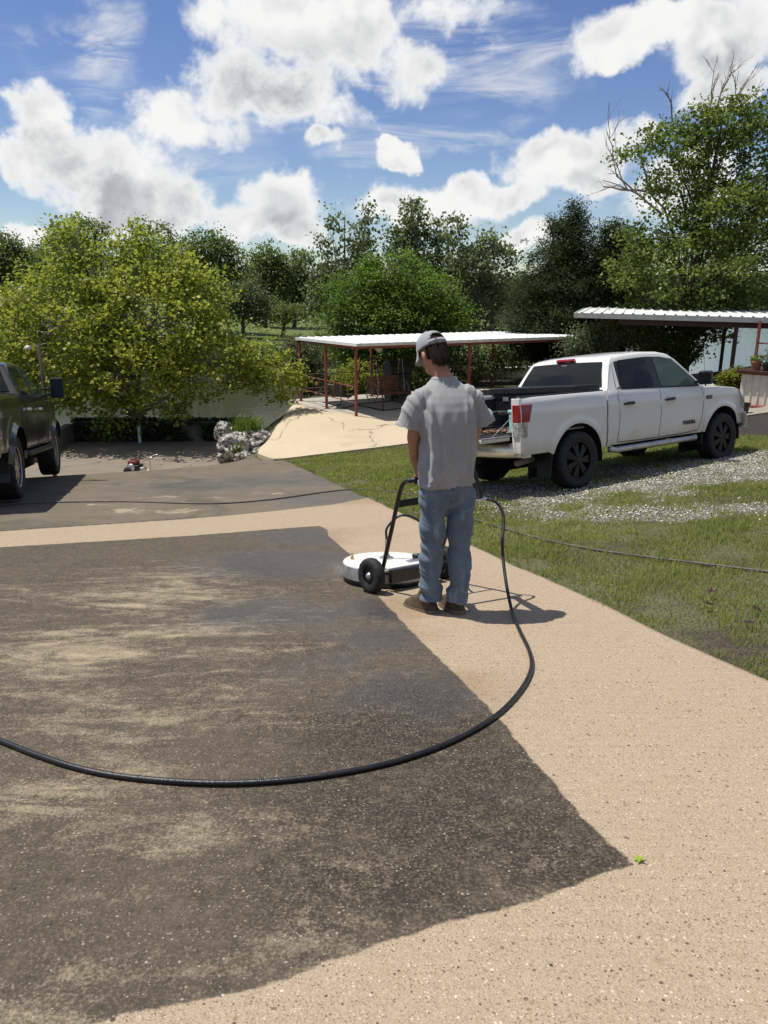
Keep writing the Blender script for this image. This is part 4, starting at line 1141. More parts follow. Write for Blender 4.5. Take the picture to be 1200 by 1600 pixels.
for (x, y) in [(0.17, .35), (2.4, .35)]:
    MB().box((x, y, 1.08 + 0.66), (.065, .065, 1.32)).build('post', M['red_steel'], dk)
rail((0.2, 0.4, 1.08), (2.4, 0.4, 1.08), (0.72, 0.36), 6, dk, M['red_steel'], .02)
MB().box((0.9, -0.16, 0.12), (0.9, 0.28, 0.05)).build('step', M['red_steel'], dk)
def dkw(x, y, z):
    c, s = math.cos(dkA), math.sin(dkA)
    return (dk_o[0] + c * x - s * y, dk_o[1] + s * x + c * y, dk_o[2] + z)
def flowerpot(name, loc, r, h, mat, label, leaf=None, seed=0, ph=.25):
    p = empty(name, loc, 0, label, 'flower pot')
    MB().lathe([(r * .68, 0), (r * .95, h * .78), (r * 1.04, h * .78), (r * 1.06, h), (r * .94, h), (r * .9, h * .85)], 20).build('pot', mat, p, smooth=False, auto=35)
    MB().lathe([(0.002, h * .86), (r * .9, h * .86)], 20, close=False).build('soil', M['soil'], p)
    if leaf:
        rg = np.random.default_rng(seed)
        C = rg.normal(size=(140, 3)) * np.array([r * .6, r * .6, ph * .4]) + np.array([0, 0, h + ph * .5])
        C[:, 2] = np.maximum(C[:, 2], h)
        V, F = leaves(C, .06, rg)
        link('foliage', np_mesh('foliage', V, F, False, {'rnd': ('FACE', np.repeat(rg.random(140), 2))}), leaf, p)
        st_ = MB()
        for k in range(7):
            st_.tube([(0, 0, h * .86), tuple(C[k])], .005, 4)
        st_.build('stem', M['bark'], p)
flowerpot('flower_pot', dkw(.30, .14, 1.082), .15, .26, M['terracotta'], 'terracotta flower pot on the deck corner', M['leaf_syc2'], 3, .12)
flowerpot('flower_pot', dkw(.62, .14, 1.082), .14, .22, M['black_plastic'], 'dark leafy potted plant on the deck at the right edge', M['leaf_ivy'], 4, .35)
cpz = ground_z(10.0, 19.9)
flowerpot('flower_pot', (9.55, 20.35, ground_z(9.55, 20.35) + .06), .15, .28, M['black_plastic'], 'empty black pot on the pavement ahead of the white pickup')
tree('variegated_bush', 'rounded yellow-green bush beside the carport post', 'shrub', 1150, 22.4, [(1138, 592, 13, 12), (1155, 586, 17, 13), (1165, 600, 12, 14), (1145, 606, 20, 12)], 150, 26, .085, M['leaf_bush'], M['bark'], 51, trunk_r=.03, limb_r=.015, clr=.14, shell=.4, twig=.1)
# pale paving in front of the deck
pv_poly = [(8.0, 20.2), (9.8, 19.7), (12.5, 19.9), (16, 20.4), (16, 23.9), (10.9, 23.9), (9.4, 23.0)]
s_ = sheet('pavement', pv_poly, 0.5, lambda x, y: H(x, y) + 0.05, M['slab'], 0.15)
tag(s_, kind='structure')

# ---------------------------------------------------------------- low wall at the water, ivy, rocks
M['wall'] = simple('mossy_concrete_wall', (0.13, 0.12, 0.095), 0.9, var=0.35, scale=3, bump=.5, bscale=30, dirt=((0.04, 0.055, 0.02), 0.8))
lw = empty('retaining_wall', (-7.4, 25.45, 0.0), 0, 'low mossy retaining wall between the lower slab and the lake', 'wall')
MB().box((0, 0, .20), (5.9, .28, .96)).build('wall_face', M['wall'], lw, bevel=.02)
MB().box((0, 0, .70), (6.0, .36, .05)).build('coping', M['wall'], lw, bevel=.01)
MB().bar((-3.02, -.2, .2), (-2.75, -3.6, .2), .26, .9).build('side_wall', M['wall'], lw, bevel=.02)
def ivy(name, label, boxes, n, size, seed, mat):
    rg = np.random.default_rng(seed); pts = []
    for (c, s, w_) in boxes:
        k = int(n * w_)
        pts.append(np.array(c) + (rg.random((k, 3)) - .5) * np.array(s))
    C = np.vstack(pts)
    keepm = fbm2(C[:, 0] * 2 + C[:, 1], C[:, 2] * 2, seed, 3) > .36
    C = C[keepm]
    V, F = leaves(C, size, rg, .3)
    o_ = link(name, np_mesh(name, V, F, False, {'rnd': ('FACE', np.repeat(rg.random(len(C)), 2))}), mat)
    return tag(o_, label, 'ivy')
ivy('ivy', 'dark trailing ivy covering the low wall by the lake', [((-7.4, 25.25, .33), (5.8, .14, .72), .62), ((-7.4, 25.42, .76), (5.9, .4, .10), .38)], 5200, .085, 5, M['leaf_ivy'])
def n3(P, s, seed=0, o=4):
    return (fbm2(P[:, 0] * s, P[:, 1] * s, seed, o) + fbm2(P[:, 1] * s + 9, P[:, 2] * s, seed + 5, o) + fbm2(P[:, 2] * s + 3, P[:, 0] * s + 5, seed + 9, o)) / 3
m, t, b, o = mat_new('weathered_limestone')
P = t.coord('Object')
n1 = t.noise(P, 7.0, 7, .68, .6)
c = t.mix(t.smooth(n1, .40, .58), (0.085, 0.075, 0.06), (0.52, 0.49, 0.43))
c = t.mix(t.smooth(t.voronoi(P, 13.0, 0), .28, .05), c, (0.05, 0.045, 0.035))
t.put(b.inputs['Base Color'], c); b.inputs['Roughness'].default_value = .92
t.put(b.inputs['Normal'], t.bump(t.math('ADD', n1, t.math('MULTIPLY', t.voronoi(P, 9.0, 0), .8)), .9, .05))
M['limestone'] = m
def rock(loc, size, seed, label):
    bm = bmesh.new(); bmesh.ops.create_icosphere(bm, subdivisions=5, radius=1.0)
    P_ = np.array([v.co[:] for v in bm.verts])
    rdg = lambda s_, k_: 1 - np.clip(np.abs(n3(P_ + 5, s_, seed + k_, 3) - .5) * 6, 0, 1)
    d = 0.62 + 0.62 * n3(P_, 1.1, seed) + 0.26 * rdg(1.7, 3) + .16 * rdg(3.9, 8) + .10 * rdg(8.0, 11) - .12
    Q = P_ * d[:, None] * np.array(size) * np.array([.92, .92, .80])
    for v, q in zip(bm.verts, Q): v.co = q
    me = bpy.data.meshes.new('rock'); bm.to_mesh(me); bm.free()
    me.polygons.foreach_set('use_smooth', np.ones(len(me.polygons), bool))
    o_ = link('rock', me, M['limestone']); o_.location = loc
    return tag(o_, label, 'rock', 'limestone rocks beside the apron')
rkY = 22.0
rock(at(368, 698, rkY), (.46, .42, .52), 3, 'tall pitted grey rock on the left of the rock clump under the grass tuft')
rock(at(396, 690, rkY + .4), (.52, .50, .40), 5, 'broad pale rock on the right of the clump against the concrete apron')
rock(at(379, 714, rkY - .5), (.26, .24, .22), 8, 'small low rock at the front foot of the rock clump')
rock(at(352, 714, rkY - .2), (.22, .22, .26), 9, 'small rock at the left foot of the rock clump')
rock(at(405, 708, rkY - .3), (.22, .24, .20), 12, 'flat little rock at the right foot of the rock clump')
rock(at(352, 676, rkY + .7), (.30, .3, .38), 14, 'rear rock of the clump half hidden by the tall one')
# tuft of tall grass on the rocks
tc = at(386, 668, rkY + .5)
rgq = np.random.default_rng(3); n = 520
bx_ = rgq.normal(0, .20, n); by_ = rgq.normal(0, .18, n); L_ = rgq.uniform(.28, .62, n); aa = rgq.uniform(0, 6.28, n); ln_ = rgq.uniform(.1, .8, n) * L_
z0_ = np.full(n, -.18); w_ = .018
ph_ = rgq.uniform(0, 6.28, n)
wx_, wy_ = np.cos(ph_) * w_ / 2, np.sin(ph_) * w_ / 2
b0 = np.stack([bx_ - wx_, by_ - wy_, z0_], -1); b1 = np.stack([bx_ + wx_, by_ + wy_, z0_], -1)
mx_, my_ = bx_ + np.cos(aa) * ln_ * .3, by_ + np.sin(aa) * ln_ * .3
m0 = np.stack([mx_ - wx_, my_ - wy_, z0_ + L_ * .65], -1); m1 = np.stack([mx_ + wx_, my_ + wy_, z0_ + L_ * .65], -1)
tp_ = np.stack([bx_ + np.cos(aa) * ln_, by_ + np.sin(aa) * ln_, z0_ + L_ * .92], -1)
V = np.stack([b0, b1, m1, m0, tp_], 1).reshape(-1, 3); kk = np.arange(n)[:, None] * 5
F = np.concatenate([kk + np.array([[0, 1, 2]]), kk + np.array([[0, 2, 3]]), kk + np.array([[3, 2, 4]])], 1).reshape(-1, 3)
o_ = link('grass_tuft', np_mesh('grass_tuft', V, F, False, {'rnd': ('FACE', np.repeat(rgq.random(n), 3))}), leaf_mat('tuft_blades', (.07, .13, .015), (.17, .25, .04), .4))
o_.location = tc
tag(o_, 'tall green grass tuft growing on top of the rocks', 'grass tuft')
ivy('weed_plant', 'green weed growing up the front of the rock clump', [((at(372, 706, rkY - .42).x, rkY - .48, at(372, 706, rkY - .42).z), (.28, .18, .55), 1)], 300, .06, 8, M['leaf_syc2'])
# lamp on a wooden pole
lpx = at(66, 580, 19.5)
M['pole'] = simple('creosoted_pole', (0.035, 0.028, 0.02), .9, var=.3)
lp = empty('lamp_post', (lpx.x, 19.5, ground_z(lpx.x, 19.5) - .1), 0, 'leaning wooden lamp pole with white lamp in front of the big sycamore', 'lamp post')
ztop_ = at(62, 537, 19.5).z - lp.location.z
MB().tube([(0, 0, 0), (-.01, 0, ztop_)], [.055, .042], 10).build('pole', M['pole'], lp, smooth=True)
MB().tube([(-.01, 0, ztop_ - .10), (-.2, 0, ztop_ - .05), (-.28, 0, ztop_ - .08)], .014, 6).build('arm', M['bark_dead'], lp, smooth=True)
MB().lathe([(.02, .04), (.06, .02), (.11, -.05), (.10, -.055), (.05, -.0)], 14, c=(-.29, 0, ztop_ - .08)).build('lamp_head', M['lampwhite'], lp, smooth=True)
wp = at(218, 682, 25.0)
tag(MB().tube([(wp.x, 25.0, .04), (wp.x, 25.0, .62)], .05, 12).build('white_pipe', M['white_plastic'], None, smooth=True, auto=40), 'short white pipe standing beside the sycamore trunk', 'pipe')
# small pressure washer down on the slab
pw_p = at(211, 726, 20.3)
pw = empty('pressure_washer', (pw_p.x, 20.3, ground_z(pw_p.x, 20.3) + .06), R(-12), 'small red and black engine pressure washer on the lower slab', 'pressure washer')
M['engine_red'] = simple('red_engine_cover', (0.12, 0.014, 0.012), .4, var=.2)
MB().box((0, 0, .20), (.34, .3, .16)).build('engine_block', M['black_plastic'], pw, bevel=.03)
MB().box((-.03, 0, .33), (.26, .24, .11)).build('fuel_tank', M['engine_red'], pw, bevel=.04)
MB().lathe([(.02, .0), (.10, .0), (.11, .03), (.07, .06)], 16, 'Y', (-.02, -.2, .22)).build('recoil_cover', M['alu'], pw, smooth=True)
MB().box((.22, 0, .15), (.16, .18, .12)).build('pump', M['alu'], pw, bevel=.02)
for y in (-.2, .2):
    MB().lathe([(.03, -.03), (.11, -.03), (.12, 0), (.11, .03), (.03, .03)], 20, 'Y', (-.12, y, .12)).build('wheel', M['rubber'], pw, smooth=True)
    MB().tube(catmull([(-.2, y * .8, .10), (.3, y * .8, .09), (.36, y * .8, .15), (.36, y * .8, .42), (.45, y * .8, .50), (.62, y * .8, .53)], 4), .014, 6).build('frame', M['steel'], pw, smooth=True)
MB().tube([(.62, -.16, .53), (.62, .16, .53)], .016, 8).build('handle', M['black_plastic'], pw)
# ---------------------------------------------------------------- pickups
def car_paint(name, col, dust, flake=0.0, rough=.32):
    m, t, b, o = mat_new(name)
    P = t.coord('Object')
    n = t.noise(P, 2.2, 6, .62)
    sp = t.node('ShaderNodeSeparateXYZ'); t.put(sp.inputs[0], P)
    low = t.smooth(sp.outputs[2], 1.0, .45)
    d = t.math('MULTIPLY', t.smooth(t.math('ADD', t.math('MULTIPLY', low, .35), t.math('MULTIPLY', n, .8)), .42, .85), .75)
    c = t.mix(d, col, dust)
    t.put(b.inputs['Base Color'], c)
    t.put(b.inputs['Roughness'], t.math('MULTIPLY_ADD', d, .35, rough))
    b.inputs['Metallic'].default_value = flake
    b.inputs['Coat Weight'].default_value = .9
    t.put(b.inputs['Coat Roughness'], t.math('MULTIPLY_ADD', d, .5, .05))
    return m
M['paint_white'] = car_paint('white_car_paint', (0.74, 0.725, 0.665), (0.50, 0.45, 0.34))
M['paint_dark'] = car_paint('dark_bronze_grey_paint', (0.030, 0.028, 0.026), (0.075, 0.066, 0.05), .35, .28)
M['chrome'] = simple('chrome', (0.72, 0.71, 0.68), .28, 1.0, var=.08, rvar=.08)
M['rim_black'] = simple('black_alloy', (0.005, 0.005, 0.006), .45, .2, var=.3)
M['rim_grey'] = simple('machined_alloy', (0.36, 0.36, 0.36), .32, .9, var=.2)
M['gap'] = simple('shut_line', (0.006, 0.006, 0.006), .9)
M['under'] = simple('underbody', (0.012, 0.012, 0.012), .85)
M['red_lens'] = simple('red_lens', (0.28, 0.006, 0.008), .12, var=.25, scale=30, coat=.6)
M['clear_lens'] = simple('clear_lens', (0.42, 0.42, 0.38), .12, .2, var=.5, scale=28, coat=.6)
M['badge'] = simple('dark_badge', (0.03, 0.03, 0.03), .4)
M['liner'] = simple('black_bed_liner', (0.020, 0.020, 0.020), .7, var=.3, bump=.4, bscale=80, dirt=((.10, .09, .07), .5))
M['diamond'] = simple('black_tread_plate', (0.022, 0.022, 0.024), .38, .4, var=.3, bump=.6, bscale=45)
def wheel_parts(parent, loc, r, w, mat_rim, spokes, side):
    wt = bpy.data.objects.new('wheel', None); wt.parent = parent; wt.location = loc; COL.objects.link(wt); wt.empty_display_size = .1
    n = 72
    prof = [(.62, -.42), (.80, -.50), (.93, -.49), (.985, -.42), (1.0, -.30), (1.0, -.10), (1.0, .10), (1.0, .30), (.985, .42), (.93, .49), (.80, .50), (.62, .42)]
    mb = MB(); V = []; m_ = len(prof)
    for j, (a, h) in enumerate(prof):
        for k in range(n):
            th = 2 * math.pi * k / n
            rr = a * r
            if 2 < j < 9:
                ph = (k + (j * 1)) % 4
                rr -= (0.018 if ph == 0 else 0.0) * r / .42
            if j in (2, 9): rr -= 0.010 * (k % 4 == 0)
            V.append((rr * math.cos(th), h * w, rr * math.sin(th)))
    F = [(j * n + k, j * n + (k + 1) % n, (j + 1) * n + (k + 1) % n, (j + 1) * n + k) for j in range(m_ - 1) for k in range(n)]
    mb.add(V, F)
    mb.build('tyre', M['rubber'], wt, auto=50)
    rm = MB()
    rm.lathe([(.60 * r, -.40 * w), (.63 * r, -.44 * w), (.66 * r, -.40 * w), (.66 * r, .40 * w), (.60 * r, .44 * w), (.585 * r, .34 * w), (.56 * r, -.36 * w)], 36, 'Y', close=False)
    for k in range(spokes):
        a = 2 * math.pi * k / spokes
        for da in (-.14, .14):
            p = (.10 * r * math.cos(a), side * .36 * w, .10 * r * math.sin(a)); q = (.60 * r * math.cos(a + da), side * .30 * w, .60 * r * math.sin(a + da))
            rm.bar(p, q, .05 * r / .42, .035, (0, 1, 0))
    rm.lathe([(.005, side * .42 * w), (.13 * r, side * .41 * w), (.17 * r, side * .36 * w), (.17 * r, side * .2 * w)], 18, 'Y', close=False)
    rm.build('rim', mat_rim, wt, auto=40)
    return wt
def pickup(name, label, loc, rot, paint, k=1.0, dz=0.0, rw_=.42, WB=3.70, rim='rim_black', spokes=7, flare=0.0, open_gate=True, tow=False):
    root = empty(name, loc, 0, label, 'pickup truck', rot=rot)
    SX = lambda x: x * k if x > 0 else x
    zc = rw_                                        # wheel centre height
    ra = rw_ + .115                                 # arch radius
    XR, XF = 0.0, WB
    xT, xB, xC, xH = -1.15, SX(.62), SX(3.12), SX(4.58)
    belt = 1.36 + dz
    def w0(x):
        f = 1.0 - .14 * smoothstep(x, SX(3.9), xH) ** 1.5 - .02 * smoothstep(-x, .8, 1.2)
        return float(f)
    def zbot(x, rear=False):
        z = .56 + dz
        if x < -.55: z = .60 + dz + .04 * 0
        if x > SX(4.2): z = .60 + dz
        for c in (XR, XF):
            d = abs(x - c)
            if d < ra: z = max(z, zc + math.sqrt(max(ra * ra - d * d, 0)))
        return z
    def hw(x, z):
        """half width of the body side"""
        q = (z - dz)
        p = np.interp(q, [.45, .62, .80, 1.0, 1.14, 1.27, 1.36, 1.42], [.950, .975, .990, .990, .998, .985, .965, .94])
        b_ = 0.0
        for c in (XR, XF):
            d = math.hypot(x - c, (z - zc))
            b_ = max(b_, float(np.exp(-((d - ra) / .085) ** 2)) * (.022 + flare))
        return float(p) * w0(x) + b_
    def ztop(x):
        if x <= xB: return belt
        if x <= xC: return belt - .05 * (x - xB) / (xC - xB)
        return float(np.interp(x, [xC, SX(3.5), SX(4.1), SX(4.4), SX(4.54), SX(4.6)], [1.30 + dz, 1.285 + dz, 1.235 + dz, 1.17 + dz, 1.06 + dz, .98 + dz]))
    def stations(a, b_, n):
        xs = set(np.linspace(a, b_, n).round(4))
        for c in (XR, XF):
            for q in np.linspace(0, math.pi, 29):
                x = c + ra * math.cos(q)
                if a < x < b_: xs.add(round(x, 4))
            for x in (c - ra - .002, c + ra + .002):
                if a < x < b_: xs.add(round(x, 4))
        return sorted(xs)
    NL = 12
    def side_pts(x, s):
        zb, zt = zbot(x), ztop(x)
        return [(x, s * hw(x, zb + (zt - zb) * j / NL) - s * (.012 if j == 0 else 0), zb + (zt - zb) * j / NL) for j in range(NL + 1)]
    def ring_bed(x):
        out = []
        for s in (-1, 1):
            P_ = side_pts(x, s); zt = ztop(x); w = abs(P_[-1][1])
            P_ += [(x, s * (w - .015), zt + .018), (x, s * (w - .05), zt + .024), (x, s * (w - .11), zt + .022), (x, s * (w - .125), zt - .01), (x, s * (w - .14), .86 + dz), (x, s * .4, .85 + dz)]
            out.append(P_)
        return out[0] + out[1][::-1]
    def shell(xs, ring, name, mat, caps=(True, True), auto=32):
        mb = MB(); G = [ring(x) for x in xs]
        mb.grid(G)
        n = len(G[0])
        if caps[0]: mb.f.append(tuple(range(n)))
        if caps[1]: mb.f.append(tuple((len(G) - 1) * n + i for i in range(n)))
        return mb.build(name, mat, root, auto=auto)
    # load bed
    shell(stations(xT, xB, 24), ring_bed, 'bed', paint, (False, False))
    MB().box((xB - .02, 0, (.86 + 1.34) / 2 + dz), (.04, 1.66, .50)).build('bed_bulkhead', M['liner'], root)
    lf = MB().box(((xT + xB) / 2, 0, .868 + dz), (xB - xT - .06, 1.60, .02))
    for j in range(9):
        lf.box(((xT + xB) / 2, -.72 + .18 * j, .884 + dz), (xB - xT - .10, .07, .012))
    lf.build('bed_floor', M['liner'], root)
    for s in (-1, 1):
        MB().box((.0, s * .66, 1.0 + dz), (.95, .32, .26)).build('wheel_housing', M['liner'], root, bevel=.06)
        MB().box(((xT + xB) / 2, s * .828, 1.10 + dz), (xB - xT - .04, .012, .44)).build('bed_side_liner', M['liner'], root)
        MB().bar((xT + .02, s * .90, belt + .028), (xB - .02, s * .90, belt + .028), .085, .02).build('rail_cap', M['black_plastic'], root, bevel=.006)
    # rear corner pillars (the bed end faces either side of the tailgate)
    for s in (-1, 1):
        pil = [(xT, s * .80, .62 + dz), (xT, s * (.965), .62 + dz), (xT, s * .965, 1.0 + dz), (xT, s * .95, belt + .012), (xT, s * .80, belt + .012)]
        MB().prism(pil, (-.004, 0, 0), (.06, 0, 0)).build('bed_corner', paint, root, bevel=.01)
    # cab
    def zroof(x):
        return float(np.interp(x, [xB + .04, SX(.70), SX(.80), SX(.93), SX(1.05), SX(1.3), SX(1.8), SX(2.2), SX(2.42), SX(2.58), SX(2.75), xC], [belt + .02, 1.42 + dz, 1.63 + dz, 1.835 + dz, 1.875 + dz, 1.905 + dz, 1.93 + dz, 1.92 + dz, 1.885 + dz, 1.80 + dz, 1.66 + dz, 1.325 + dz]))
    def yside(z): return .962 - (z - belt) * .40 - max(0, z - belt - .40) ** 2 * 1.2
    def ring_cab(x):
        zr = zroof(x); zt = ztop(x); half = []
        for s in (-1, 1):
            P_ = side_pts(x, s)
            top = max(zr, zt + .012)
            rc = min(.09, (top - zt) * .35)
            for q in np.linspace(.12, 1, 7):
                z = zt + (top - rc - zt) * q
                P_.append((x, s * yside(z) * w0(x), z))
            ye = yside(top - rc)
            for a in (30, 60, 90):
                P_.append((x, s * (ye - rc * .9 + rc * .9 * math.cos(R(a))), top - rc + rc * math.sin(R(a))))
            yl = abs(P_[-1][1])
            P_.append((x, s * yl * .6, top + .016)); P_.append((x, s * yl * .2, top + .024))
            half.append(P_)
        return half[0] + half[1][::-1]
    shell(sorted(set(stations(xB + .035, xC, 60))), ring_cab, 'cab', paint)
    # front end
    def ring_front(x):
        half = []
        for s in (-1, 1):
            P_ = side_pts(x, s); w = abs(P_[-1][1]); zt = ztop(x)
            cr = .05 * (1 - smoothstep(x, SX(4.0), xH))
            P_ += [(x, s * (w - .03), zt + .014), (x, s * (w - .10), zt + .02), (x, s * (w * .62), zt + .022 + cr * .5), (x, s * w * .55, zt + .05 + cr), (x, s * w * .2, zt + .06 + cr * 1.2)]
            half.append(P_)
        return half[0] + half[1][::-1]
    shell(stations(xC + .006, xH, 30), ring_front, 'front_end', paint)
    # grille, head lamps, bumpers
    MB().box((xH + .01, 0, .93 + dz), (.06, 1.1, .26)).build('grille', M['black_plastic'], root, bevel=.02)
    for s in (-1, 1):
        hl = [(SX(4.30), s * (hw(SX(4.30), 1.05 + dz) + .006), 1.13 + dz), (SX(4.56), s * (hw(SX(4.56), 1.0 + dz) + .006), 1.02 + dz), (SX(4.58), s * .60, 1.02 + dz), (SX(4.60), s * .60, .86 + dz), (SX(4.58), s * (hw(SX(4.57), .85 + dz) + .006), .85 + dz), (SX(4.40), s * (hw(SX(4.4), .9 + dz) + .006), .92 + dz)]
        MB().prism(hl, (.012, s * .004, 0), (-.03, -s * .02, 0)).build('headlight', M['clear_lens'], root, bevel=.005)
    def bumper(xa, bul, zlo, zhi, nm, mat, wid):
        sec = []
        for y in np.linspace(-wid, wid, 17):
            q = abs(y) / wid
            x = xa + bul * (1 - q ** 3.2)
            sgn = 1 if bul > 0 else -1
            sec.append([(x - sgn * .10, y, zlo), (x - sgn * .012, y, zlo + .02), (x, y, zlo + (zhi - zlo) * .35), (x - sgn * .004, y, zlo + (zhi - zlo) * .7), (x - sgn * .03, y, zhi), (x - sgn * .16, y, zhi)])
        return MB().grid(sec).build(nm, mat, root, auto=40, thick=.01)
    bumper(SX(4.52), .20, .52 + dz, .80 + dz, 'front_bumper', paint, .95)
    bumper(-1.10, -.17, .55 + dz, .76 + dz, 'rear_bumper', M['chrome'], .95)
    MB().box((-1.20, 0, .762 + dz), (.16, 1.5, .012)).build('bumper_step', M['black_plastic'], root)
    for s in (-1, 1):
        MB().grid([[(x, s * (.955 if x < -.9 else .968), z) for x in (-1.11, -1.02, -.95)] for z in (.56 + dz, .75 + dz)]).build('bumper_end', M['chrome'], root, thick=.01)
    # tail lamps wrap the corner
    for s in (-1, 1):
        for (z0, z1, f0, f1, nm, mt) in ((1.05 + dz, 1.285 + dz, -1.0, -.93, 'tail_light', 'red_lens'), (.845 + dz, 1.045 + dz, -1.04, -1.03, 'reverse_light', 'clear_lens')):
            mb = MB(); V = []
            for (z, f) in ((z0, f0), (z1, f1)):
                yo = s * (hw(-1.1, z) + .012)
                V += [(f, s * (hw(f, z) + .012), z), (xT + .02, yo - s * .004, z), (xT - .022, yo - s * .045, z), (xT - .022, s * .835, z), (xT + .05, s * .835, z), (xT + .05, s * .90, z), (f, s * .94, z)]
            n = 7
            mb.add(V, [tuple(range(n - 1, -1, -1)), tuple(range(n, 2 * n))] + [(i, (i + 1) % n, n + (i + 1) % n, n + i) for i in range(n)])
            mb.build(nm, M[mt], root, bevel=.008)
    # high stop lamp
    tl = MB().box((SX(.885), 0, 1.845 + dz), (.05, .36, .055), Matrix.Rotation(R(-35), 3, 'Y')).build('stop_lamp', M['red_lens'], root, bevel=.008)
    # tailgate
    tg = bpy.data.objects.new('tailgate', None); tg.parent = root; COL.objects.link(tg); tg.empty_display_size = .1
    if open_gate:
        tg.location = (xT - .02, 0, .83 + dz)
        L = .54
        MB().box((-L / 2, 0, 0), (L, 1.56, .055)).build('gate_shell', paint, tg, bevel=.012)
        lp_ = MB().box((-L / 2 - .01, 0, .034), (L - .05, 1.40, .012))
        for j in range(9): lp_.box((-L / 2 - .01, -.64 + .16 * j, .046), (L - .08, .07, .012))
        lp_.build('gate_liner', M['liner'], tg)
        for s in (-1, 1):
            MB().box((-L / 2, s * .755, .036), (L - .02, .055, .014)).build('gate_edge', M['alu'], tg)
            MB().tube([(-.36, s * .79, .04), (.03, s * .80, .30)], .006, 5).build('gate_cable', M['steel'], tg)
        MB().box((-L - .006, 0, .0), (.014, 1.50, .045)).build('gate_lip', M['alu'], tg)
    else:
        tg.location = (xT - .01, 0, .83 + dz)
        MB().box((0, 0, .26), (.055, 1.58, .52)).build('gate_shell', paint, tg, bevel=.012)
        MB().box((-.04, 0, .36), (.02, .28, .07)).build('gate_handle', M['black_plastic'], tg, bevel=.01)
    # glass
    def on_side(x, z, s, off=.004): return (x, s * (yside(z) * w0(x) + off), z)
    def pane(poly, s, nm, mat, off=.004, thick=.004, par=None):
        """polygon with rounded corners laid on the cab side"""
        P_ = np.array(poly, float); n = len(P_); pts = []
        for i in range(n):
            a, b_, c_ = P_[i - 1], P_[i], P_[(i + 1) % n]
            r1 = min(.05, np.linalg.norm(a - b_) * .3); r2 = min(.05, np.linalg.norm(c_ - b_) * .3)
            p1 = b_ + (a - b_) / np.linalg.norm(a - b_) * r1; p2 = b_ + (c_ - b_) / np.linalg.norm(c_ - b_) * r2
            for q in (0, .33, .67, 1): pts.append((1 - q) ** 2 * p1 + 2 * q * (1 - q) * b_ + q * q * p2)
        pts = np.array(pts); cen = pts.mean(0); mb = MB()
        rings = [pts, cen + (pts - cen) * .66, cen + (pts - cen) * .33]
        V = [on_side(SX(p[0]), p[1] + dz, s, off) for rg_ in rings for p in rg_] + [on_side(SX(cen[0]), cen[1] + dz, s, off)]
        n = len(pts)
        F = [(j * n + i, j * n + (i + 1) % n, (j + 1) * n + (i + 1) % n, (j + 1) * n + i) for j in range(2) for i in range(n)] + [(2 * n + i, 2 * n + (i + 1) % n, 3 * n) for i in range(n)]
        mb.add(V, F)
        return mb.build(nm, mat, par or root, smooth=True)
    for s in (-1, 1):
        pane([(.98, 1.375), (3.02, 1.325), (2.93, 1.43), (2.50, 1.825), (2.2, 1.85), (1.10, 1.835), (1.02, 1.78)], s, 'window_surround', M['black_plastic'], .003)
        pane([(1.02, 1.395), (1.83, 1.378), (1.80, 1.825), (1.12, 1.815)], s, 'rear_side_window', M['glass_dark'], .008)
        pane([(1.98, 1.374), (2.94, 1.345), (2.88, 1.43), (2.48, 1.80), (2.0, 1.825)], s, 'front_side_window', M['glass_side'], .008)
    def slope(x0, x1, nm, n=8, inset=.07):
        G = []
        for x in np.linspace(x0, x1, n):
            z = zroof(x); yw = yside(z) * w0(x) - inset - (.02)
            e_ = .004; d = .01
            sl = (zroof(x + d) - zroof(x - d)) / (2 * d); nx, nz = -sl, 1.0; L = math.hypot(nx, nz); nx, nz = nx / L, nz / L
            row = []
            for q in np.linspace(-1, 1, 9):
                cr = .0 if abs(q) > .99 else .022 * (1 - q * q)
                row.append((x + nx * (cr + .012), q * yw, z + nz * (cr + .012)))
            G.append(row)
        return MB().grid(G).build(nm, M['glass_dark'], root, smooth=True)
    slope(SX(.705), SX(.905), 'rear_window', 8)
    slope(SX(2.52), SX(3.09), 'windshield', 10)
    # shut lines
    def shut(pts, s, cabside=False):
        V = []
        for (x, z) in pts:
            X_ = SX(x); Z_ = z + dz
            y = yside(Z_) * w0(X_) if Z_ > belt - .02 + .0 and X_ < xC else hw(X_, Z_)
            V.append((X_, s * (y + .001), Z_))
        MB().tube(V, .0045, 5).build('shut_line', M['gap'], root)
    for s in (-1, 1):
        shut([(.88, .62), (.90, .75), (.93, 1.0), (.905, 1.2), (.89, 1.30), (.90, 1.45), (.98, 1.82), (1.06, 1.862)], s)
        shut([(1.90, .60), (1.92, .75), (1.95, 1.0), (1.93, 1.2), (1.92, 1.33)], s)
        shut([(2.98, .62), (3.06, .80), (3.10, 1.0), (3.09, 1.2), (3.06, 1.29)], s)
        shut([(.88, .60), (1.4, .585), (1.90, .585), (2.5, .585), (2.98, .61)], s)
        for x in (1.03, 2.06):
            X_ = SX(x); y = s * (hw(X_, 1.17 + dz) + .0)
            MB().lathe([(.003, 0), (.06, .0), (.075, .004)], 14, 'Y', (X_ + .10, y + s * .002, 1.165 + dz), False).build('handle_cup', paint, root, smooth=True)
            MB().tube(catmull([(X_, y, 1.165 + dz), (X_ + .02, y + s * .03, 1.168 + dz), (X_ + .11, y + s * .042, 1.17 + dz), (X_ + .19, y + s * .03, 1.168 + dz), (X_ + .21, y, 1.165 + dz)], 4), .023, 8).build('door_handle', M['black_plastic'] if not tow else M['chrome'], root, smooth=True)
        # mirror
        mo = bpy.data.objects.new('mirror', None); mo.parent = root; COL.objects.link(mo); mo.empty_display_size = .1
        X_ = SX(2.93); mo.location = (X_, s * .95, 1.41 + dz)
        ext = .20 if not tow else .27
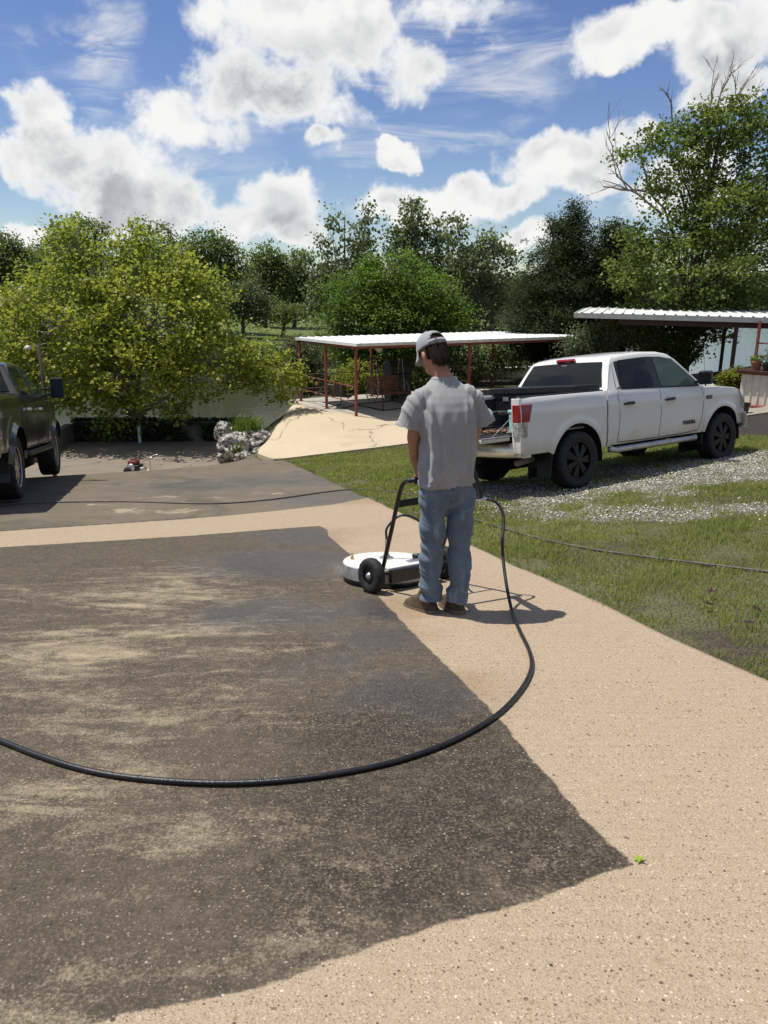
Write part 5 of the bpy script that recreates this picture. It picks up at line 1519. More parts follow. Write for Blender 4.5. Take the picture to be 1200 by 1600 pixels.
        MB().bar((0, 0, -.02), (-.0, s * ext, .03), .07, .045).build('mirror_arm', M['black_plastic'], mo, bevel=.01)
        if tow: MB().bar((0, 0, .10), (-.0, s * ext, .12), .05, .035).build('mirror_arm', M['black_plastic'], mo, bevel=.01)
        hgt_ = .22 if not tow else .36
        cap_ = [(-.06, s * (ext - .12), 0), (-.07, s * (ext + .12), 0), (.05, s * (ext + .09), 0), (.09, s * (ext - .04), 0), (.05, s * (ext - .12), 0)]
        MB().prism(cap_, (0, 0, -.06), (0, 0, -.06 + hgt_)).build('mirror_cap', M['black_plastic'], mo, bevel=.03)
        MB().box((-.073, s * ext, -.06 + hgt_ / 2), (.006, .19, hgt_ - .05)).build('mirror_glass', M['glass_dark'], mo)
        # running board, mud flap
        MB().tube([(SX(.72), s * .93, .50 + dz), (SX(.82), s * 1.0, .49 + dz), (SX(2.85), s * 1.0, .49 + dz), (SX(2.95), s * .93, .50 + dz)], .045, 10).build('running_board', M['alu'] if not tow else M['black_plastic'], root, smooth=True)
        for x in (1.0, 1.9, 2.7):
            MB().bar((SX(x), s * .6, .58 + dz), (SX(x), s * .98, .50 + dz), .05, .03).build('step_bracket', M['under'], root)
        MB().box((-.56, s * .84, .44 + dz * .5), (.014, .26, .40), Matrix.Rotation(R(8), 3, 'Y')).build('mud_flap', M['black_plastic'], root)
        MB().box((SX(3.1), s * .86, .50 + dz), (.014, .22, .28)).build('mud_flap', M['black_plastic'], root)
        for c in (XR, XF):
            arc = [(c + (ra + .012) * math.cos(a), zc + (ra + .012) * math.sin(a)) for a in np.linspace(R(-8), R(188), 20)]
            MB().grid([[(x, s * .962, z), (x, s * .50, z)] for x, z in arc]).build('wheel_liner', M['under'], root, smooth=True)
            MB().box((c, s * .49, zc + .15), (2 * ra, .012, 2 * ra - .3)).build('liner_wall', M['under'], root)
            if flare:
                arc2 = [(c + (ra + q) * math.cos(a), s * (hw(c + (ra + q) * math.cos(a), zc + (ra + q) * math.sin(a)) + .02 * (q < .05)), zc + (ra + q) * math.sin(a)) for a in np.linspace(R(8), R(172), 24) for q in (.002, .075)]
                MB().grid([arc2[i:i + 2] for i in range(0, len(arc2), 2)]).build('arch_flare', paint, root, smooth=True)
    # underside
    MB().box((SX(1.7), 0, .56 + dz), (SX(5.2), .95, .14)).build('chassis', M['under'], root)
    for (x, s) in ((XR, -1), (XR, 1), (XF, -1), (XF, 1)):
        MB().lathe([(.03, -.02), (.15, -.02), (.15, .02), (.03, .02)], 24, 'Y', (x, s * .80, zc)).build('brake_disc', M['under'], root)
    MB().tube([(XR, -.75, zc), (XR, .75, zc)], .05, 8).lathe([(.03, -.14), (.13, -.06), (.13, .06), (.03, .14)], 14, 'Y', (XR, 0, zc)).build('rear_axle', M['under'], root)
    MB().tube([(XF, -.75, zc), (XF, .75, zc)], .05, 8).build('front_axle', M['under'], root)
    MB().tube([(SX(.6), -.55, .50 + dz), (-.5, -.58, .48 + dz), (-1.02, -.74, .47 + dz)], .045, 12).build('exhaust_pipe', M['bark_dead'], root, smooth=True)
    tyw = .29 * rw_ / .42
    yw_ = .985 - tyw / 2 + .02
    for (x, s) in ((XR, -1), (XR, 1), (XF, -1), (XF, 1)):
        wheel_parts(root, (x, s * yw_, zc), rw_, tyw, M[rim], spokes, s)
    root['_f'] = 0
    del root['_f']
    return root, hw, dz
M['glass_side'] = tinted('side_window_glass', (0.030, 0.050, 0.042))
# pose: on the sloping lawn, nose to the right and away
TP0 = Vector((2.27, 11.62, CAMZ - 2.856))
yaw, pit, rol = 0.6257, 0.0155, -0.1217
def rot_e(yaw, pit, rol): return (Matrix.Rotation(yaw, 3, 'Z') @ Matrix.Rotation(pit, 3, 'Y') @ Matrix.Rotation(rol, 3, 'X')).to_euler()
wt, whw, _ = pickup('pickup_truck', 'white crew-cab pickup with lowered tailgate parked on the gravelly lawn', TP0, rot_e(yaw, pit, rol), M['paint_white'])
def text_part(name, body, size, mat, parent, loc, rot, ext=.002, bold=0.0):
    cu = bpy.data.curves.new(name, 'FONT'); cu.body = body; cu.size = size; cu.extrude = ext; cu.align_x = 'CENTER'; cu.align_y = 'CENTER'; cu.offset = bold
    tmp = bpy.data.objects.new('tmp', cu); COL.objects.link(tmp)
    dg = bpy.context.evaluated_depsgraph_get(); dg.update()
    me = bpy.data.meshes.new_from_object(tmp.evaluated_get(dg)); bpy.data.objects.remove(tmp)
    me.materials.clear()
    o_ = link(name, me, mat, parent); o_.location = loc; o_.rotation_euler = rot
    return o_
y_ = -(whw(2.68, .78) + .004)
text_part('lettering', 'TUNDRA', .085, M['badge'], wt, (2.70, y_, .755), (R(90), 0, 0), .003, .003)
text_part('lettering', 'SR5', .055, M['badge'], wt, (.945, -.966, 1.40), (R(90 + 22), 0, 0), .002, .002)
MB().box((3.26, -(whw(3.26, 1.16) + .004), 1.13), (.17, .012, .06)).build('fender_badge', M['badge'], wt, bevel=.008)
text_part('lettering', '5.7L', .05, M['alu'], wt, (3.26, -(whw(3.26, 1.16) + .013), 1.13), (R(90), 0, 0), .001)
MB().box((.885, 0, 1.78), (.004, .11, .022), Matrix.Rotation(R(-32), 3, 'Y')).build('window_sticker', M['white_plastic'], wt).location = (-.037, 0, -.01)
MB().tube([(3.30, -.90, 1.30), (3.22, -.90, 2.08)], [.004, .002], 6).lathe([(.018, 0), (.012, .05), (.005, .06)], 10, c=(3.30, -.90, 1.29)).build('antenna', M['black_plastic'], wt)
def wtw(x, y, z):
    return wt.matrix_basis @ Vector((x, y, z)) if False else (Matrix.Translation(TP0) @ Matrix.Rotation(yaw, 4, 'Z') @ Matrix.Rotation(pit, 4, 'Y') @ Matrix.Rotation(rol, 4, 'X')) @ Vector((x, y, z))
RW = rot_e(yaw, pit, rol)
# things carried in the bed
tb = empty('tool_box', wtw(.33, 0, 1.10), 0, 'black tread-plate tool box across the bed behind the cab', 'tool box', rot=RW)
MB().prism([(-.24, -.80, 0), (.24, -.80, 0), (.24, .80, 0), (-.24, .80, 0)], (0, 0, 0), (0, 0, .285)).build('chest', M['diamond'], tb, bevel=.01)
MB().box((0, 0, .335), (.54, 1.78, .095)).build('lid', M['diamond'], tb, bevel=.012)
for y in (-.55, .0, .55):
    MB().box((-.247, y, .21), (.012, .13, .07)).build('latch', M['alu'], tb, bevel=.008)
co = empty('hose_coil', wtw(-.72, .18, .895), 0, 'black coiled hose lying at the back of the white pickup bed', 'hose', rot=RW)
ring = [((.24 - .012 * k / 24) * math.cos(2 * math.pi * k / 24), (.24 - .012 * k / 24) * math.sin(2 * math.pi * k / 24), .03 + .038 * k / 24) for k in range(24 * 6)]
MB().tube(ring, .022, 6).build('coil', M['hose_black'], co, smooth=True)
ct = empty('container', wtw(-1.03, -.745, .895), 0, 'mint green plastic container beside the tail lamp in the bed', 'container', rot=RW)
MB().box((0, 0, .14), (.13, .12, .28)).build('body', M['mint'], ct, bevel=.02)
MB().box((0, 0, .30), (.15, .14, .045)).build('lid', M['mint'], ct, bevel=.012)
db = MB(); rg = np.random.default_rng(9)
V, F = leaves(rg.normal(0, 1, (160, 3)) * np.array([.13, .13, .006]) + np.array([0, 0, .02]), .05, rg, 1.5)
o_ = link('debris', np_mesh('debris', V, F, False, {'rnd': ('FACE', np.repeat(rg.random(160), 2))}), leaf_mat('dry_leaves', (.12, .07, .04), (.34, .20, .14), .1))
o_.location = wtw(-.95, -.30, .895); o_.rotation_euler = RW
tag(o_, 'dry brown leaf litter on the white pickup bed floor', 'leaf litter', kind='stuff')
# the dark pickup on the left
fy = math.atan2(.961, -.277)
DT0 = Vector((-6.13, 10.35, 3.4 - .14 * 10.35 + .02))
dt_, dhw, _ = pickup('pickup_truck', 'lifted dark bronze-grey pickup with tow mirrors parked on the left of the driveway', DT0, rot_e(fy, math.atan(.14 * .961), 0.0), M['paint_dark'], k=4.06 / 3.70, dz=.10, rw_=.455, WB=4.06, rim='rim_grey', spokes=8, flare=.03, open_gate=False, tow=True)
DM = Matrix.Translation(DT0) @ rot_e(fy, math.atan(.14 * .961), 0.0).to_matrix().to_4x4()
oc = empty('fuel_can', DM @ Vector((.42, -.66, .98)), 0, 'orange can with pale handle in the dark pickup bed', 'can', rot=rot_e(fy, math.atan(.14 * .961), 0.0))
MB().box((0, 0, .27), (.34, .20, .54)).build('body', M['orange'], oc, bevel=.03)
MB().tube(catmull([(-.14, 0, .52), (-.12, 0, .64), (0, 0, .68), (.12, 0, .64), (.14, 0, .52)], 5), .018, 8).build('handle', M['white_plastic'], oc, smooth=True)
# ---------------------------------------------------------------- the man
def ground_hit(px, py):
    r = ray(px, py); r = r / np.linalg.norm(r)
    lo, hi = 0.5, 60.0
    f = lambda t_: CAMZ + r[2] * t_ - ground_z(r[0] * t_, r[1] * t_)
    tq = lo
    while tq < hi and f(tq) > 0: tq += 0.1
    a, b_ = tq - .1, tq
    for _ in range(24):
        m_ = (a + b_) / 2
        if f(m_) > 0: a = m_
        else: b_ = m_
    return Vector((r[0] * a, r[1] * a, ground_z(r[0] * a, r[1] * a)))
def ball_chain(mb, pts, n=14, flat=None):
    """closed tapered limb through (x,y,z,r) points with round ends"""
    P_ = np.array([p[:3] for p in pts], float); r_ = np.array([p[3] for p in pts], float)
    d0 = (P_[0] - P_[1]); d0 /= np.linalg.norm(d0); d1 = (P_[-1] - P_[-2]); d1 /= np.linalg.norm(d1)
    Q = [P_[0] + d0 * r_[0] * c for c in (.98, .7, .35)] + list(P_) + [P_[-1] + d1 * r_[-1] * c for c in (.35, .7, .98)]
    rr = [r_[0] * c for c in (.2, .71, .937)] + list(r_) + [r_[-1] * c for c in (.937, .71, .2)]
    mb.tube(Q, rr, n)
def ellipsoid(mb, c, s, rot=None, n=16, m_=10):
    V = []; F = []
    for i in range(m_ + 1):
        a = -math.pi / 2 + math.pi * i / m_
        for k in range(n):
            b_ = 2 * math.pi * k / n
            v = Vector((math.cos(a) * math.cos(b_) * s[0], math.cos(a) * math.sin(b_) * s[1], math.sin(a) * s[2]))
            if rot is not None: v = rot @ v
            V.append(v + Vector(c))
    F = [(i * n + k, i * n + (k + 1) % n, (i + 1) * n + (k + 1) % n, (i + 1) * n + k) for i in range(m_) for k in range(n)]
    mb.add(V, F)
def ringloft(mb, rings, n=28):
    """rings: (cx,cy,cz,rx,ry[,power]) stacked; closed ends"""
    V = []
    for rg_ in rings:
        cx, cy, cz, rx, ry = rg_[:5]; p = rg_[5] if len(rg_) > 5 else 2.3
        tx = rg_[6] if len(rg_) > 6 else 0.0
        for k in range(n):
            a = 2 * math.pi * k / n; c_, s_ = math.cos(a), math.sin(a)
            x = rx * math.copysign(abs(c_) ** (2 / p), c_); y = ry * math.copysign(abs(s_) ** (2 / p), s_)
            V.append((cx + x, cy + y, cz + tx * x))
    m_ = len(rings)
    F = [(i * n + k, i * n + (k + 1) % n, (i + 1) * n + (k + 1) % n, (i + 1) * n + k) for i in range(m_ - 1) for k in range(n)]
    F += [tuple(range(n - 1, -1, -1)), tuple((m_ - 1) * n + k for k in range(n))]
    mb.add(V, F)
def organic(name, mb, voxel, smooth_it, mat, parent, disp=None):
    me = mb.mesh('tmp', False, True)
    o_ = bpy.data.objects.new('tmp', me); COL.objects.link(o_)
    m1 = o_.modifiers.new('r', 'REMESH'); m1.mode = 'VOXEL'; m1.voxel_size = voxel
    m2 = o_.modifiers.new('s', 'SMOOTH'); m2.factor = .5; m2.iterations = smooth_it
    dg = bpy.context.evaluated_depsgraph_get(); dg.update()
    out_ = bpy.data.meshes.new_from_object(o_.evaluated_get(dg)); bpy.data.objects.remove(o_)
    out_.name = name
    if disp is not None:
        n = len(out_.vertices)
        co_ = np.empty(n * 3, np.float32); out_.vertices.foreach_get('co', co_); co_ = co_.reshape(-1, 3)
        nr = np.empty(n * 3, np.float32); out_.vertex_normals.foreach_get('vector', nr); nr = nr.reshape(-1, 3)
        co_ = co_ + nr * disp(co_, nr)[:, None]
        out_.vertices.foreach_set('co', co_.astype(np.float32).ravel())
    out_.polygons.foreach_set('use_smooth', np.ones(len(out_.polygons), bool)); out_.update()
    out_.materials.clear()
    return link(name, out_, mat, parent)
def cloth_mat(name, dark, light, weave, fade=None, rough=.9):
    m, t, b, o = mat_new(name)
    P = t.coord('Object')
    n = t.noise(P, 420.0, 3, .7); n2 = t.noise(P, 7.0, 5, .6)
    c = t.mix(t.smooth(t.math('ADD', t.math('MULTIPLY', n, weave), t.math('MULTIPLY', n2, 1 - weave)), .32, .68), dark, light)
    if fade is not None:
        c = t.mix(t.math('MULTIPLY', t.smooth(t.noise(t.mapping(P, scale=(1, 1, .35)), 9.0, 5, .65), .50, .72), .6), c, fade)
    t.put(b.inputs['Base Color'], c); b.inputs['Roughness'].default_value = rough
    b.inputs['Specular IOR Level'].default_value = .2
    b.inputs['Sheen Weight'].default_value = .15
    t.put(b.inputs['Normal'], t.bump(n, .25, .002))
    return m
M['shirt'] = cloth_mat('heather_grey_cotton', (0.25, 0.252, 0.25), (0.35, 0.35, 0.345), .55)
M['denim'] = cloth_mat('washed_denim', (0.072, 0.105, 0.145), (0.155, 0.200, 0.245), .5, (0.32, 0.37, 0.41))
M['capcloth'] = cloth_mat('grey_cap_cloth', (0.24, 0.25, 0.27), (0.34, 0.35, 0.37), .5)
M['shoe'] = simple('brown_suede', (0.085, 0.055, 0.036), .85, var=.35, scale=18, bump=.3, bscale=150)
M['sole'] = simple('tan_rubber_sole', (0.16, 0.12, 0.08), .8, var=.25, scale=14)
M['hair'] = simple('dark_brown_hair', (0.013, 0.008, 0.006), .62, var=.45, scale=60, spec=.15)
m, t, b, o = mat_new('tanned_skin')
P = t.coord('Object')
c = t.mix(t.noise(P, 14.0, 5, .6), (0.34, 0.165, 0.098), (0.45, 0.235, 0.150))
c = t.mix(t.math('MULTIPLY', t.smooth(t.noise(P, 5.0, 3), .45, .7), .4), c, (0.46, 0.17, 0.11))
t.put(b.inputs['Base Color'], c); b.inputs['Roughness'].default_value = .5
b.inputs['Specular IOR Level'].default_value = .35
b.inputs['Subsurface Weight'].default_value = .08; b.inputs['Subsurface Radius'].default_value = (.01, .004, .002)
M['skin'] = m
MP = Vector((0.395, 4.76, 3.4 - .14 * 4.76 + .012))
MYAW = R(14)
man = empty('person', MP, MYAW, 'man in grey t-shirt, jeans and cap pushing the surface cleaner', 'person')
# local: x right, y forward (away), z up
HX, HY, HZ = -0.052, 0.140, 1.685                    # middle of the head
HR = (Matrix.Rotation(R(17), 3, 'Z') @ Matrix.Rotation(R(-30), 3, 'X'))      # looks left and down
def hd(x, y, z):
    v = HR @ Vector((x, y, z)); return (HX + v.x, HY + v.y, HZ + v.z)
LSH, RSH = (-.155, .035, 1.425), (.160, .035, 1.425)
LEL, REL = (-.205, .05, 1.185), (.215, .08, 1.20)
LHD, RHD = (-.088, .315, .845), (.30, .45, .845)
bd = MB()
ellipsoid(bd, hd(0, 0, .015), (.076, .096, .108), HR)
ellipsoid(bd, hd(0, .035, -.055), (.058, .062, .066), HR)           # jaw
ellipsoid(bd, hd(0, .096, -.015), (.013, .022, .026), HR, 10, 8)    # nose
ellipsoid(bd, hd(0, .086, -.062), (.022, .014, .010), HR, 10, 6)    # mouth
for s in (-1, 1):
    ellipsoid(bd, hd(s * .081, -.006, -.010), (.012, .021, .034), HR @ Matrix.Rotation(R(s * 18), 3, 'Z'), 10, 8)
    ellipsoid(bd, hd(s * .032, .082, .012), (.014, .010, .010), HR, 10, 6)
ball_chain(bd, [(.0, .04, 1.46, .062), (-.01, .07, 1.55, .057), (-.035, .105, 1.62, .055)])
ringloft(bd, [(0, 0, .92, .13, .09), (0, 0, 1.1, .13, .09), (0, .01, 1.3, .15, .09), (0, .03, 1.42, .13, .07), (0, .05, 1.48, .07, .05)])
ball_chain(bd, [(*LSH, .048), (-.185, .04, 1.33, .046), (*LEL, .041), ((LEL[0] + LHD[0]) / 2 - .01, (LEL[1] + LHD[1]) / 2 - .02, (LEL[2] + LHD[2]) / 2 + .01, .037), (LHD[0] - .004, LHD[1] - .035, LHD[2] + .045, .028)])
ball_chain(bd, [(*RSH, .048), (.195, .055, 1.33, .046), (*REL, .041), ((REL[0] + RHD[0]) / 2, (REL[1] + RHD[1]) / 2, (REL[2] + RHD[2]) / 2 + .01, .037), (RHD[0], RHD[1] - .04, RHD[2] + .04, .028)])
for s, fx, fy in ((-1, -.075, .03), (1, .085, -.015)):
    ball_chain(bd, [(s * .085, 0, .90, .075), (s * .085, .01, .5, .05), (fx, fy, .12, .04)])
# hands: palm over the grip, four fingers curling round it, thumb underneath
GA = Vector((math.cos(R(22)), math.sin(R(22)), 0))                   # grip axis (local)
def hand(c, s):
    c = Vector(c); back = Vector((0, -1, .75)).normalized(); fw = Vector((0, .8, -.4)).normalized()
    for k in range(4):
        o_ = c + GA * (.0315 - .021 * k)
        ball_chain(bd, [(*(o_ + back * .042 + Vector((0, 0, .012))), .0125), (*(o_ + Vector((0, -.006, .026))), .0105)], 10)
        L_ = (1.0, 1.1, 1.02, .82)[k] if s > 0 else (.82, 1.02, 1.1, 1.0)[k]
        ball_chain(bd, [(*(o_ + Vector((0, -.006, .027))), .0100), (*(o_ + Vector((0, .024 * L_, .016))), .0092), (*(o_ + Vector((0, .027 * L_, -.016))), .0086), (*(o_ + Vector((0, .003, -.028 * L_))), .0078)], 10)
    t0 = c - GA * s * .036 + back * .03
    ball_chain(bd, [(*t0, .014), (*(c - GA * s * .047 + Vector((0, -.018, -.008))), .0115), (*(c - GA * s * .030 + Vector((0, .006, -.028))), .009)], 10)
hand(LHD, -1); hand(RHD, 1)
organic('body', bd, .0052, 3, M['skin'], man)
# t-shirt
sh = MB()
ringloft(sh, [(.004, .004, .885, .186, .128, 2.5, .03), (.004, .004, .90, .187, .130, 2.5, .02), (.0, .0, 1.05, .178, .126, 2.5), (0, .0, 1.2, .179, .127, 2.4), (0, .006, 1.29, .185, .130, 2.3), (0, .016, 1.36, .188, .128, 2.2), (0, .026, 1.41, .185, .119, 2.15), (0, .037, 1.45, .172, .106, 2.1), (0, .050, 1.49, .140, .088, 2.1), (-.004, .064, 1.528, .096, .072, 2.0), (-.006, .074, 1.552, .073, .064, 2.0)])
for s, q in ((-1, 0), (1, .014)):
    sh.tube(catmull([(s * .105, .030, 1.462), (s * .160, .030, 1.428), (s * .200, .036 + q, 1.365), (s * (.228 + q * .4), .042 + q, 1.30), (s * (.244 + q * .4), .046 + q, 1.246 + q * .6)], 4), np.interp(np.linspace(0, 1, 17), [0, .25, .5, .75, 1], [.058, .072, .075, .079, .087]), 18)
def shirt_disp(p, n):
    x, y, z = p[:, 0], p[:, 1], p[:, 2]
    back = smoothstep(-n[:, 1], -.2, .5)
    body = 1 - smoothstep(np.abs(x), .155, .20) * smoothstep(z, 1.22, 1.26)
    low = smoothstep(-z, -1.40, -1.12)
    # long drapes that fan out from the shoulder blades
    u = x / (.55 + .45 * smoothstep(-z, -1.45, -.95))
    d = 0
    for (c, w, a, z0, z1, k) in ((-.125, .016, .017, 1.44, .90, .10), (-.062, .020, .013, 1.38, .98, .16), (.015, .022, .008, 1.36, 1.05, -.10), (.085, .016, .013, 1.42, .95, -.12), (.135, .015, .016, 1.43, .90, -.05), (-.10, .018, .012, 1.12, .88, -.35), (.05, .02, .010, 1.10, .88, .25)):
        xc = c + (1.2 - z) * k * .3
        d = d + a * np.exp(-((x - xc) / w) ** 2) * smoothstep(z, z1 - .06, z1 + .05) * (1 - smoothstep(z, z0 - .06, z0 + .03))
    a = fbm2(x * 11 + z * 1.5, y * 6 + z * 2.2, 3, 3)
    b_ = fbm2(x * 6 + z * 3, z * 9 - np.abs(x) * 12, 7, 3)
    sag = fbm2(x * 5, z * 15 + np.abs(x) * 20, 21, 3)
    d = d * body + .015 * (a - .5) * 2 * (.4 + .6 * low) + .026 * (b_ - .5) * 2 * smoothstep(np.abs(x), .08, .2)
    d = d + .016 * (sag - .5) * 2 * np.exp(-((z - .95) / .09) ** 2)
    # arm-hole seams and hems
    seam = -.005 * np.exp(-((np.abs(x) - (.163 + .05 * (1.40 - z))) / .006) ** 2) * smoothstep(z, 1.25, 1.30)
    hem = np.exp(-((z - .918) / .005) ** 2) * -.004
    up = smoothstep(z, 1.50, 1.55)
    collar = .006 * smoothstep(z, 1.538, 1.545)
    return d * (1 - up) + seam + hem + collar
organic('t_shirt', sh, .0062, 3, M['shirt'], man, shirt_disp)
# jeans
jn = MB()
ringloft(jn, [(.006, 0, .735, .085, .085, 2.2), (.006, .0, .78, .150, .112, 2.4), (.006, -.006, .86, .172, .122, 2.4), (.006, 0, .95, .166, .112, 2.4), (.006, 0, 1.0, .160, .105, 2.4)])
for s, pts in ((-1, [(-.078, -.005, .84, .098), (-.084, .004, .70, .090), (-.088, .016, .50, .079), (-.084, .02, .30, .074), (-.080, .025, .17, .075), (-.078, .026, .095, .078)]),
               (1, [(.092, -.01, .84, .098), (.099, -.008, .70, .089), (.104, -.002, .50, .077), (.100, -.018, .30, .072), (.094, -.028, .17, .073), (.090, -.030, .090, .076)])):
    P_ = np.array(pts); jn.tube(catmull(P_[:, :3], 6), np.interp(np.linspace(0, 1, 6 * 5 + 1), np.linspace(0, 1, 6), P_[:, 3]), 20)
def jean_disp(p, n):
    x, y, z = p[:, 0], p[:, 1], p[:, 2]
    lower = smoothstep(-z, -.38, -.10); knee = np.exp(-((z - .48) / .12) ** 2); seat = np.exp(-((z - .76) / .09) ** 2)
    a = fbm2(x * 5 + 3, z * 17 + x * 9, 5, 3); b_ = fbm2(x * 6, z * 9 - np.abs(x) * 12, 9, 3)
    d = (a - .5) * 2 * (.030 * lower + .024 * knee + .006) + (b_ - .5) * 2 * (.024 * seat + .008)
    d += -.012 * np.exp(-(x / .012) ** 2) * smoothstep(z, .72, .80) * (y < 0)          # seat seam
    d += .010 * np.exp(-((z - .085) / .03) ** 2) * ((a - .3) > 0)
    return d
organic('jeans', jn, .0065, 3, M['denim'], man, jean_disp)
for s in (-1, 1):      # back pockets: stitched patches
    cx = .006 + s * .088
    pk = [(cx - .058, .0, .855), (cx + .058, .0, .862), (cx + .05, 0, .755), (cx, 0, .73), (cx - .05, 0, .755)]
    cu_ = [(q[0], -.118 - .028 * (1 - (abs(q[0]) / .18) ** 2) + .012, q[2]) for q in pk]
    MB().tube([cu_[i % 5] for i in (0, 4, 3, 2, 1)], .0022, 5).build('pocket_seam', M['denim'], man)
# shoes
for (sx0, sy0, ang) in ((-.078, .035, R(24)), (.090, -.028, R(4))):
    sho = bpy.data.objects.new('shoe', None); COL.objects.link(sho); sho.parent = man; sho.empty_display_size = .1
    sho.location = (sx0, sy0, -.012 - .14 * sy0); sho.rotation_euler = (R(-8), 0, ang); sho.scale = (1.14, 1.10, 1.12)
    up_ = MB()
    ringloft(up_, [(0, .085, .03, .050, .145, 2.6), (0, .082, .055, .047, .138, 2.6), (0, .06, .085, .043, .105, 2.4), (0, .02, .115, .041, .07, 2.2), (0, .005, .15, .043, .06, 2)])
    organic('upper', up_, .006, 4, M['shoe'], sho)
    so = MB(); ringloft(so, [(0, .085, .0, .050, .148, 2.8), (0, .085, .012, .053, .152, 2.8), (0, .085, .034, .052, .150, 2.8)])
    so.build('sole', M['sole'], sho, auto=40)
# cap: crown with rear opening, strap, brim
cp_ = bpy.data.objects.new('cap', None); COL.objects.link(cp_); cp_.parent = man; cp_.location = hd(0, 0, .035); cp_.rotation_euler = HR.to_euler(); cp_.empty_display_size = .1
G = []
for i in range(15):
    el_ = R(90) * (1 - i / 14)
    row = []
    for k in range(41):
        a = 2 * math.pi * k / 40 + R(-90)         # starts at the back
        ca_, sa_ = math.cos(a), math.sin(a)
        h = .112 * math.sin(el_); r_ = math.cos(el_) ** .80
        seam = 1 - .012 * math.exp(-((((k % 40) / 40 * 6) % 1 - .5) / .5) ** 2 * 0) * 0
        row.append((.092 * r_ * ca_ * seam, .113 * r_ * sa_ * seam, h + .02 * math.sin(el_) * (sa_ > 0) * sa_))
    G.append(row)
mb = MB(); m_, n = 15, 41
V = [p for row in G for p in row]
F = []
for i in range(m_ - 1):
    for k in range(n - 1):
        dk_ = min(k, 39 - k) + .5
        if i >= 8 and i <= 12 and dk_ < 5.2 - .28 * (12 - i) ** 1.4: continue        # half-moon opening
        F.append((i * n + k, i * n + k + 1, (i + 1) * n + k + 1, (i + 1) * n + k))
mb.add(V, F)
mb.build('crown', M['capcloth'], cp_, smooth=True, thick=.004)
arc = [(.094 * math.cos(a), .115 * math.sin(a), .006) for a in np.linspace(R(-140), R(-40), 14)]
MB().grid([[p, (p[0] * .985, p[1] * .985, p[2] + .022)] for p in arc]).build('strap', M['capcloth'], cp_, smooth=True, thick=.004)
MB().box((-.035, -.112, .017), (.018, .006, .016)).build('buckle', M['steel'], cp_)
bg_ = []
for i in range(8):
    q = i / 7
    row = []
    for a in np.linspace(R(18), R(162), 17):
        r_ = 1 + q * .62 * math.sin(a) ** .7
        row.append((.092 * math.cos(a) * (1 + .06 * q), .113 * math.sin(a) * r_, .006 - .030 * q - .030 * q * math.cos(a) ** 2))
    bg_.append(row)
MB().grid(bg_).build('brim', M['capcloth'], cp_, smooth=True, thick=.005)
MB().lathe([(.001, .116), (.008, .115), (.009, .111)], 10, close=False).build('button', M['capcloth'], cp_)
# hair: shell below the cap and loose strands at the nape
hr = bpy.data.objects.new('hair', None); COL.objects.link(hr); hr.parent = man; hr.empty_display_size = .1
rg = np.random.default_rng(6)
hm = MB()
ellipsoid(hm, hd(0, -.022, .005), (.076, .080, .082), HR)
ellipsoid(hm, hd(0, -.056, -.046), (.056, .038, .055), HR)
def hair_disp(p, n): return .006 * (fbm2(p[:, 0] * 90, p[:, 2] * 7, 4, 3) - .5) * 2
organic('scalp_hair', hm, .005, 2, M['hair'], hr, hair_disp)
stx = MB()
for k in range(260):
    a = rg.uniform(R(-155), R(-25)); z0_ = rg.uniform(-.02, .03)
    r0, L_ = 1.0 + rg.normal(0, .02), rg.uniform(.06, .125) * (.55 + .45 * abs(math.sin(a)))
    p0 = Vector((.076 * math.cos(a), -.018 + .088 * math.sin(a), z0_))
    pts = [hd(*(p0 + Vector((math.cos(a) * .006 * q, math.sin(a) * (.012 * q - .020 * q * q), -L_ * q)))) for q in (0, .35, .7, 1)]
    stx.tube(pts, [.0034, .0034, .0028, .0008], 4, False)
stx.build('strand', M['hair'], hr, smooth=True)

# ---------------------------------------------------------------- surface cleaner
SCG = 3.4 - .14 * 5.6 + .015
sc_yaw = math.atan2(.47, .555)                       # axle direction
slope_fix = Matrix.Rotation(math.atan(-.14), 3, 'X')
sc = empty('surface_cleaner', (.175, 5.56, SCG), 0, 'round white surface cleaner on two black wheels being pushed over wet concrete', 'surface cleaner', rot=(slope_fix @ Matrix.Rotation(sc_yaw, 3, 'Z')).to_euler())
# local: x along the axle to the right, y forward
DYc = .24
m, t, b, o = mat_new('chipped_white_enamel')
P = t.coord('Object')
c = t.mix(t.smooth(t.noise(P, 9.0, 7, .7), .56, .70), (0.66, 0.66, 0.62), (0.40, 0.37, 0.31))
c = t.mix(t.smooth(t.noise(P, 30.0, 4, .7), .66, .74), c, (0.20, 0.17, 0.13))
t.put(b.inputs['Base Color'], c); b.inputs['Roughness'].default_value = .4
M['enamel'] = m
M['skirt'] = simple('wet_grey_skirt', (0.30, 0.30, 0.29), .35, .4, var=.3, scale=8, dirt=((.10, .09, .07), .5), rvar=.1)
MB().lathe([(.02, .172), (.20, .170), (.30, .166), (.335, .160), (.345, .150), (.345, .140)], 56, c=(0, DYc, 0)).build('deck', M['enamel'], sc, auto=50)
MB().lathe([(.343, .142), (.348, .12), (.346, .045), (.338, .044), (.336, .14)], 56, c=(0, DYc, 0), close=False).build('skirt', M['skirt'], sc, auto=50)
MB().lathe([(.340, .046), (.344, .012), (.336, .012)], 56, c=(0, DYc, 0), close=False).build('brush_ring', M['black_plastic'], sc, smooth=True)
MB().box((0, -.095, .115), (.50, .035, .10)).build('rear_plate', M['black_metal'], sc, bevel=.006)
MB().box((0, -.06, .170), (.52, .06, .018)).build('axle_bracket', M['enamel'], sc, bevel=.004)
MB().tube([(-.42, -.03, .130), (.42, -.03, .130)], .011, 10).build('axle', M['steel'], sc)
